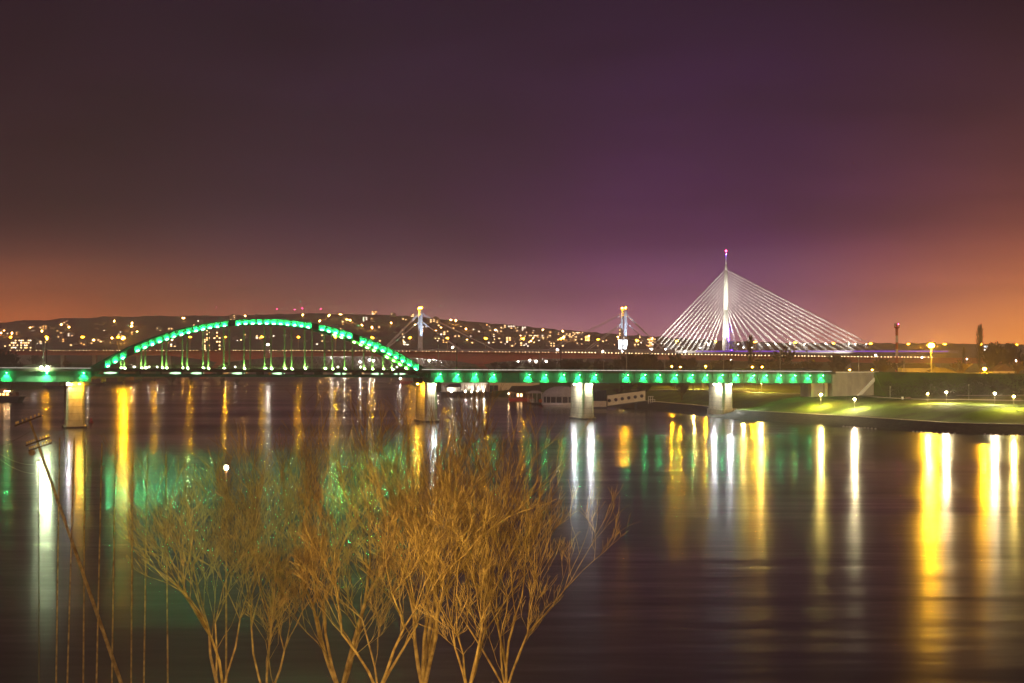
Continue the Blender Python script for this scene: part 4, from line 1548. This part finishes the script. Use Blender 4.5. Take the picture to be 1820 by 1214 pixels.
# red buoy
b, u = boat('river_buoy', 'small red buoy on the water beside the leftmost pier', 'buoy', 162, 751, 735)
MB().lathe([(.2, -.5), (1.0, -.3), (1.1, .4), (.6, .7), (.35, 2.0), (.25, 2.1)], 10).build('float', 'red_paint', b)
MB().ball((0, 0, 2.35), .25, 6, 4).build('top_mark', 'white_paint', b)

# ------------------------------------------------------------------ buildings
def far_building(px, py_base, w_px, h_px, Y, label, group=None, lit=.4, glow='window_warm', roof=False, seed=0, cols=None, rows=None, facade='far_facade', ground=True, win=None):
    rg = random.Random(seed)
    u = Y / FPX
    x = wx(px, Y)
    zb = wz(py_base, Y)
    zg = ground_z(x, Y)
    o = thing('far_building', label, 'building', (x, Y, zb), 0, group)
    w, h, d = w_px * u, h_px * u, max(10, w_px * u * .6)
    box(-w / 2, w / 2, 0, d, min(-1, zg - zb - 2), h).build('wall', facade, o)
    if roof:
        MB().add([(-w / 2 - .5, -.5, h), (w / 2 + .5, -.5, h), (w / 2 + .5, d + .5, h), (-w / 2 - .5, d + .5, h), (-w / 2 + 1, d / 2, h + w * .22), (w / 2 - 1, d / 2, h + w * .22)],
                 [(0, 1, 5, 4), (2, 3, 4, 5), (0, 4, 3), (1, 2, 5), (0, 3, 2, 1)]).build('roof', 'far_roof', o)
    else:
        box(-w * .22, w * .2, d * .3, d * .7, h, h + 2.4).build('roof_house', facade, o)
    cols = cols or max(1, int(w / 5.5))
    rows = rows or max(1, int(h / 3.6))
    ws = win or min(2.4, w / cols * .55)
    mb = {}
    for r in range(rows):
        for c in range(cols):
            if rg.random() > lit:
                continue
            g = glow if rg.random() < .8 else rg.choice(('window_white', 'window_orange', 'window_warm'))
            xx = -w / 2 + w * (c + .5) / cols
            zz = h * (r + .5) / rows
            mb.setdefault(g, MB()).box(xx - ws / 2, xx + ws / 2, -.12, -.02, zz - ws * .38, zz + ws * .38)
    for g, m in mb.items():
        m.build('lit_windows', g, o, kind='stuff')
    return o


far_building(366, 622, 15, 36, 2350, 'hazy apartment tower with lit windows left inside the arch', lit=.33, cols=4, rows=11, seed=1)
far_building(388, 622, 18, 39, 2380, 'hazy apartment tower with tan side right of its twin inside the arch', lit=.3, cols=4, rows=12, seed=2)
far_building(665, 572, 8, 19, 4300, 'brightly lit slim tower block standing highest on the hill', lit=.72, cols=3, rows=6, seed=3, glow='window_orange', win=4)
far_building(710, 580, 9, 18, 4200, 'lit block on the hill left of the slim blue pylon', lit=.6, cols=4, rows=6, seed=4, glow='window_orange', win=3.5)
far_building(757, 585, 9, 19, 4100, 'lit tower block directly right of the blue pylon', lit=.55, cols=3, rows=6, seed=5, glow='window_orange', win=3.5)
far_building(799, 592, 9, 18, 4000, 'lit tower block on the hill at the pylon cables', lit=.55, cols=3, rows=6, seed=6, win=3.5)
far_building(842, 594, 11, 17, 4000, 'lit tower block further along the ridge', lit=.5, cols=4, rows=6, seed=7, win=3.2)
far_building(890, 597, 11, 17, 3900, 'lit block with bright top corner on the ridge', lit=.4, cols=4, rows=6, seed=8, win=3)
far_building(733, 567, 5, 9, 4400, 'tiny lit tower at the top of the hill left of the pylon', lit=.8, cols=2, rows=3, seed=9, win=4)
far_building(1044, 606, 8, 9, 3400, 'orange lit square building below the ridge left of the screens', lit=.9, cols=4, rows=4, seed=10, glow='window_orange', win=2.6)
far_building(1103, 603, 6, 18, 3900, 'slim hazy block left of the second pylon', lit=.6, cols=2, rows=6, seed=11, win=3)
far_building(1156, 616, 11, 14, 3300, 'yellow lit building at the foot of the left cables', lit=.8, cols=4, rows=5, seed=12, glow='window_orange', win=2.6)
far_building(1020, 600, 34, 10, 3700, 'long orange lit block on the ridge left of the second pylon', lit=.5, cols=12, rows=4, seed=13, win=2.4)
far_building(960, 604, 40, 9, 3600, 'long row of flats with many small lights on the ridge', lit=.45, cols=14, rows=3, seed=14, win=2.4)
far_building(36, 620, 40, 17, 2100, 'low hall with pink glow and white window rows at left', lit=.6, cols=12, rows=4, seed=15, glow='window_warm', win=1.5)
far_building(188, 640, 14, 15, 1900, 'dark brick boiler house with three chimneys left of the arch', lit=0, seed=16, facade='far_roof')
bh = [o for o in bpy.data.objects if o.get('label', '').startswith('dark brick boiler')][0]
for q in (-3.6, 0, 3.6):
    MB().lathe([(1.1, 10), (.9, 14.5), (1.1, 14.6), (1.1, 15.2)], 10, q, 3).build('chimney', 'far_roof', bh)
HL = 'small hazy house on the hillside with few lit windows'
HG = 'houses scattered over the hazy hillside'


def hill_hit(px, py):
    for k in range(90):
        Y = 2450 + k * 26
        if ground_z(wx(px, Y), Y) >= wz(py, Y):
            return Y
    return None


rg = random.Random(21)
cnt = 0
while cnt < 290:
    px = rg.choice((rg.uniform(-10, 230), rg.uniform(200, 640), rg.uniform(560, 940), rg.uniform(700, 1180), rg.uniform(850, 1180)))
    sk = lerp_tab(SKYLINE, px)
    py = sk + 2 + (615 - sk) * rg.random() ** .9
    Y = hill_hit(px, py)
    if not Y:
        continue
    near = Y < 3200
    big_ = rg.random() < .3
    far_building(px, py + 1, rg.uniform(7, 13) if big_ else rg.uniform(4, 8), rg.uniform(6, 11) if big_ else rg.uniform(3, 5), Y,
                 'hazy block of flats on the hillside with scattered lit windows' if big_ else HL,
                 'blocks of flats on the hazy hillside' if big_ else HG, lit=.42 if px < 600 else .55, roof=not big_, seed=cnt,
                 glow=rg.choice(('window_warm', 'window_orange', 'window_warm', 'window_white')), win=rg.uniform(1.8, 3.2))
    cnt += 1
G('hill_lamp', (1.0, 0.46, 0.08), 2400)
lm = MB().ball((0, 0, 7.5), 0.75, 6, 4).mesh('bulb', 'hill_lamp')
ps = MB().tube((0, 0, -1), (0, 0, 6.6), .25, .2, 5).mesh('post', 'dark_pole')
cnt = 0
while cnt < 56:
    px = rg.choice((rg.uniform(-20, 260), rg.uniform(-20, 640), rg.uniform(560, 1180), rg.uniform(800, 1180)))
    sk = lerp_tab(SKYLINE, px)
    py = sk + 6 + (612 - sk - 6) * rg.random()
    Y = hill_hit(px, py)
    if not Y:
        continue
    o = thing('hillside_lamp', 'orange street lamp glowing in the haze on the hillside', 'street lamp', (wx(px, Y), Y, ground_z(wx(px, Y), Y)), 0, 'street lamps on the hazy hillside')
    inst('post', ps, o)
    inst('bulb', lm, o)
    f = rg.uniform(.45, 1.15)
    o.scale = (f, f, f)
    cnt += 1
# tall masts with red lights on the ridge
for px, py in ((385, 547), (492, 550), (524, 551), (537, 549), (570, 550)):
    Y = 4700.0
    zb = ground_z(wx(px, Y), Y)
    o = thing('radio_mast', 'thin radio mast on the ridge tipped with a red light', 'mast', (wx(px, Y), Y, zb), 0, 'radio masts on the ridge')
    zt = wz(py, Y) - zb
    MB().tube((0, 0, -1), (0, 0, zt), .5, .25, 5).build('mast', 'grey_steel', o)
    MB().ball((0, 0, zt + 1), 1.3, 6, 4).build('beacon', 'red_beacon', o)
# low roofs behind the embankment
for px, py, wd, hp, Y, l in ((1633, 660, 60, 14, 980, 'dark low gabled shed behind the embankment right of the mast'), (1676, 672, 46, 19, 930, 'second dark gabled shed nearer the round bare tree')):
    u = Y / FPX
    o = thing('low_shed', l, 'shed', (wx(px, Y), Y, wz(py, Y)))
    w = wd * u
    z1_ = (hp - 8) * u
    box(-w / 2, w / 2, 0, 10, -8, z1_).build('wall', 'concrete', o)
    MB().add([(-w / 2 - .5, -.5, z1_), (w / 2 + .5, -.5, z1_), (w / 2 + .5, 10.5, z1_), (-w / 2 - .5, 10.5, z1_), (-w / 2 + 4, 5, z1_ + 8 * u), (w / 2 - 6, 5, z1_ + 8 * u)],
             [(0, 1, 5, 4), (2, 3, 4, 5), (0, 4, 3), (1, 2, 5), (0, 3, 2, 1)]).build('roof', 'dark_roof', o)
Y = 1020.0
u = Y / FPX
o = thing('gabled_house', 'orange lit house gable beyond the embankment at far right', 'house', (wx(1785, Y), Y, wz(676, Y)))
box(-7, 7, 0, 12, -6, 6).build('wall', 'cream_paint', o)
MB().add([(-7.6, -.4, 6), (7.6, -.4, 6), (7.6, 12.4, 6), (-7.6, 12.4, 6), (0, -.4, 10.5), (0, 12.4, 10.5)], [(0, 4, 5, 3), (1, 2, 5, 4), (0, 1, 4), (2, 3, 5), (0, 3, 2, 1)]).build('roof', 'far_roof', o)
for q in (-3.6, 2.2):
    box(q, q + 1.4, -.12, -.02, 1.5, 5).build('window', 'glass_dark', o)
# white screens
Y = 1450.0
u = Y / FPX
o = thing('display_screens', 'cluster of four bright white screens on posts before the second pylon', 'screen', (wx(1107, Y), Y, ground_z(wx(1107, Y), Y)))
zb = o.location.z
for a, c, t, d in ((1099.2, 1106, 604, 614), (1108.3, 1115, 604, 614), (1099.6, 1105.8, 615.2, 620.5), (1108.5, 1114, 615.2, 620.5)):
    x0_, x1_ = wx(a, Y) - o.location.x, wx(c, Y) - o.location.x
    p = box(x0_ - .15, x1_ + .15, .05, .5, wz(d, Y) - zb - .15, wz(t, Y) - zb + .15).build('screen_box', 'dark_steel', o)
    box(x0_, x1_, 0, .046, wz(d, Y) - zb, wz(t, Y) - zb).build('screen_face', 'screen', p)
for q in (1102.5, 1111.5):
    MB().tube((wx(q, Y) - o.location.x, .6, -1), (wx(q, Y) - o.location.x, .6, wz(606, Y) - zb), .3, n=8).build('post', 'grey_steel', o)
Y = 1500.0
o = thing('lit_sign', 'small bluish white lit sign right of the tall hazy poplar', 'sign', (wx(1752, Y), Y, ground_z(wx(1752, Y), Y)))
zb = o.location.z
p = box(-1.6, 1.6, .05, .5, wz(623, Y) - zb, wz(614.5, Y) - zb).build('sign_box', 'dark_steel', o)
box(-1.4, 1.4, 0, .046, wz(622.6, Y) - zb, wz(615, Y) - zb).build('sign_face', 'screen', p)
MB().tube((0, .6, -1), (0, .6, wz(616, Y) - zb), .25, n=8).build('post', 'grey_steel', o)

# ------------------------------------------------------------------ red and white mast
Y = 1300.0
u = Y / FPX
x = wx(1594, Y)
zg = ground_z(x, Y)
tw = thing('lookout_mast', 'red and white banded telecom tower with round platform and red light', 'tower', (x, Y, zg))
zt, zm = wz(575, Y) - zg, wz(584, Y) - zg
nb = 7
for i in range(nb):
    a, c = -1 + (zm + 1) * i / nb, -1 + (zm + 1) * (i + 1) / nb
    r0, r1 = 1.35 - .25 * i / nb, 1.35 - .25 * (i + 1) / nb
    MB().lathe([(r0, a), (r1, c - .004)], 14).build('shaft_band', 'tower_red' if i % 2 == 0 else 'white_paint', tw)
MB().lathe([(1.1, zm), (2.3, zm + .7), (2.4, zm + 1.1), (2.4, zm + 1.6)], 14).build('platform', 'tower_red', tw)
for i in range(7):
    t = 6.283 * i / 7
    box(-.22, .22, -.15, .15, zm + 1.6, zm + 4.6).build('antenna', 'grey_steel', tw, (2.1 * math.cos(t), 2.1 * math.sin(t), 0))
MB().lathe([(.7, zm + 1.6), (.6, zt - .3), (.2, zt)], 10).build('top_mast', 'tower_red', tw)
MB().ball((1.0, -1.5, zt - .6), .45, 8, 5).build('beacon', 'red_beacon', tw)

# ------------------------------------------------------------------ foreground
def on_near(px, Y):
    x = wx(px, Y)
    return (x, Y, near_z(x, Y) - .1)


for seed, px, Y, top, rr, label, maxd in ((4, 606, 68, 655, .19, 'big bare tree lit amber in the foreground left of the amber pier', 5),
                                    (17, 752, 66, 668, .17, 'bare tree lit amber in the foreground before the amber pier', 5),
                                    (23, 900, 63, 730, .13, 'smaller bare tree lit amber in the foreground right of the amber pier', 5),
                                    (31, 474, 66, 738, .11, 'slender bare tree lit amber in the foreground left of the big one', 5),
                                    (37, 392, 64, 752, .11, 'low bare tree lit amber beside the pinkish lamp', 5),
                                    (41, 832, 61, 786, .10, 'low bushy bare tree between the two right foreground trees', 5),
                                    (53, 672, 62, 715, .11, 'lower bare tree between the two big foreground trees', 5)):
    p = on_near(px, Y)
    h = wz(top, Y) - p[2]
    tree_thing('foreground_tree', label, 'tree', river_tree(seed, h, rr * .8, .0105), p, mats=('bark', 'bark'))

# leaning utility pole
Y = 100.0
u = Y / FPX
topP, botP = W(52, 745, Y), None
lean = 0.36
zb = near_z(wx(225, Y), Y)
xb = topP.x + (topP.z - zb) * lean
up_ = thing('utility_pole', 'leaning wooden utility pole with three crossarms of insulators at lower left', 'utility pole', (xb, Y, zb))


def lp_(v):
    return Vector(v) - Vector((xb, Y, zb))


MB().tube((0, 0, -.6), lp_(topP), .13, .075, 10).build('pole', 'bark', up_)
for (a, b_), ins in ((((27, 757), (74, 739)), (30, 33, 41, 48, 56, 63, 70)), (((47, 792), (89, 777)), (49, 53, 57, 61, 73, 78, 83, 87)), (((52, 801), (93, 787)), (54, 58, 62, 66, 77, 82, 87, 91))):
    A, B = lp_(W(*a, Y)), lp_(W(*b_, Y))
    A.y -= .13
    B.y -= .13
    arm = MB().tube(A, B, .05, n=6).build('crossarm', 'dark_bark', up_)
    for q in ins:
        f = (q - a[0]) / (b_[0] - a[0])
        c = A + (B - A) * f
        MB().lathe([(.02, c.z), (.02, c.z + .11), (.06, c.z + .115), (.068, c.z + .17), (.04, c.z + .24)], 8, c.x, c.y).build('insulator', 'insulator', arm)
dr = lp_(W(59, 804, Y))
MB().tube((dr.x, dr.y - .35, dr.z), (dr.x, dr.y - .15, dr.z), .19, n=14).build('meter_drum', 'bark', up_)
for i, (p, q, sag, mt, l) in enumerate((((-30, 803), (57, 765), .5, 'dark_pole', 'thin dark wire from the leaning pole to the left edge'),
                                    ((-30, 782), (70, 826), 1.6, 'pole_paint', 'upper pale slack cable at the lower left corner'), ((-30, 788), (60, 842), 1.4, 'pole_paint', 'lower pale slack cable at the lower left corner'))):
    a, b_ = W(*p, Y), W(*q, Y)
    mb = MB()
    for k in range(16):
        f0, f1 = k / 16, (k + 1) / 16
        mb.tube(a.lerp(b_, f0) - Vector((0, 0, sag * 4 * f0 * (1 - f0) * .3)), a.lerp(b_, f1) - Vector((0, 0, sag * 4 * f1 * (1 - f1) * .3)), .014, n=4, cap=False)
    tag(mb.build('hanging_wire', mt), l, 'wire')
# slim poles at the lower left
for i, (px, py, dx) in enumerate(((106, 778, -2), (132, 779, -4), (151, 786, -1), (181, 788, -3), (205, 793, -2), (236, 802, -1), (262, 806, -2), (295, 808, 1))):
    Y = 97.0 + 1.5 * (i % 3)
    t = W(px, py, Y)
    zb = near_z(t.x, Y)
    o = tag(MB().tube((dx * .12, 0, -.5), (0, 0, t.z - zb), .058, .038, 8).build('mooring_pole', 'bark', None, (t.x, Y, zb)), '%s slim pole from the left edge in the lower left row' % ('first', 'second', 'third', 'fourth', 'fifth', 'sixth', 'seventh', 'eighth')[i], 'pole', 'row of slim poles at lower left')
# little lantern on a post
Y = 95.0
t = W(69, 822, Y)
zb = near_z(t.x, Y)
o = thing('lantern_post', 'small old-fashioned street lantern under the leaning pole', 'lantern', (t.x, Y, zb))
h = t.z - zb
MB().tube((0, 0, -.5), (0, 0, h - .2), .05, .04, 8).build('post', 'dark_pole', o)
MB().lathe([(.07, h - .2), (.12, h + .05)], 6).build('glass', 'hall_light', o)
MB().lathe([(.17, h + .051), (.09, h + .14), (.03, h + .2)], 6).build('cap', 'dark_pole', o)
# unseen low lamps added on the near slope to light trees and poles
def added_fill_lamp(label, px, Y, h):
    o = thing('added_fill_lamp', label, 'park lamp', on_near(px, Y))
    MB().tube((0, 0, -.4), (0, 0, h), .06, .045, 8).build('post', 'dark_pole', o)
    MB().lathe([(.12, h), (.14, h + .06), (.06, h + .07)], 10).build('collar', 'dark_pole', o)
    MB().ball((0, 0, h + .29), .2, 10, 7).build('globe', 'added_fill_glow', o)


added_fill_lamp('added unseen amber lamp at the foot of the big foreground tree', 575, 47, 0.45)
added_fill_lamp('added unseen amber lamp between the two tallest foreground trees', 700, 48, 0.45)
added_fill_lamp('added unseen amber lamp at the right foreground trees', 850, 47, 0.45)
added_fill_lamp('added unseen amber lamp at the slender left foreground trees', 440, 48, 0.45)
added_fill_lamp('added unseen amber lamp beside the slim poles', 190, 78, 0.45)
pk = thing('post_lamp', 'pinkish white street lamp glaring among the low foreground branches', 'street lamp')
t_ = W(402, 831, 72)
zb = near_z(t_.x, 72)
pk.location = (t_.x, 72, zb)
h = t_.z - zb
MB().tube((0, 0, -.4), (0, 0, h - .08), .05, .035, 8).build('post', 'bark', pk)
MB().ball((0, 0, h), .085, 10, 7).build('globe', 'pink_lamp', pk)
MB().lathe([(.13, h + .09), (.03, h + .16)], 8).build('cap', 'dark_pole', pk)
# ------------------------------------------------------------------ haze
HAZE = 0.00027
hz = box(-6100, 6100, -260, 5600, -6, 226).build('haze', 'concrete')
hz['kind'] = 'stuff'
hm = bpy.data.materials.new('night_haze')
hm.use_nodes = True
hm.node_tree.nodes.clear()
ov = hm.node_tree.nodes.new('ShaderNodeOutputMaterial')
pv = hm.node_tree.nodes.new('ShaderNodeVolumePrincipled')
pv.inputs['Color'].default_value = (0.86, 0.80, 0.92, 1)
pv.inputs['Density'].default_value = HAZE
pv.inputs['Anisotropy'].default_value = 0.25
hm.node_tree.links.new(pv.outputs[0], ov.inputs['Volume'])
hz.data.materials[0] = hm
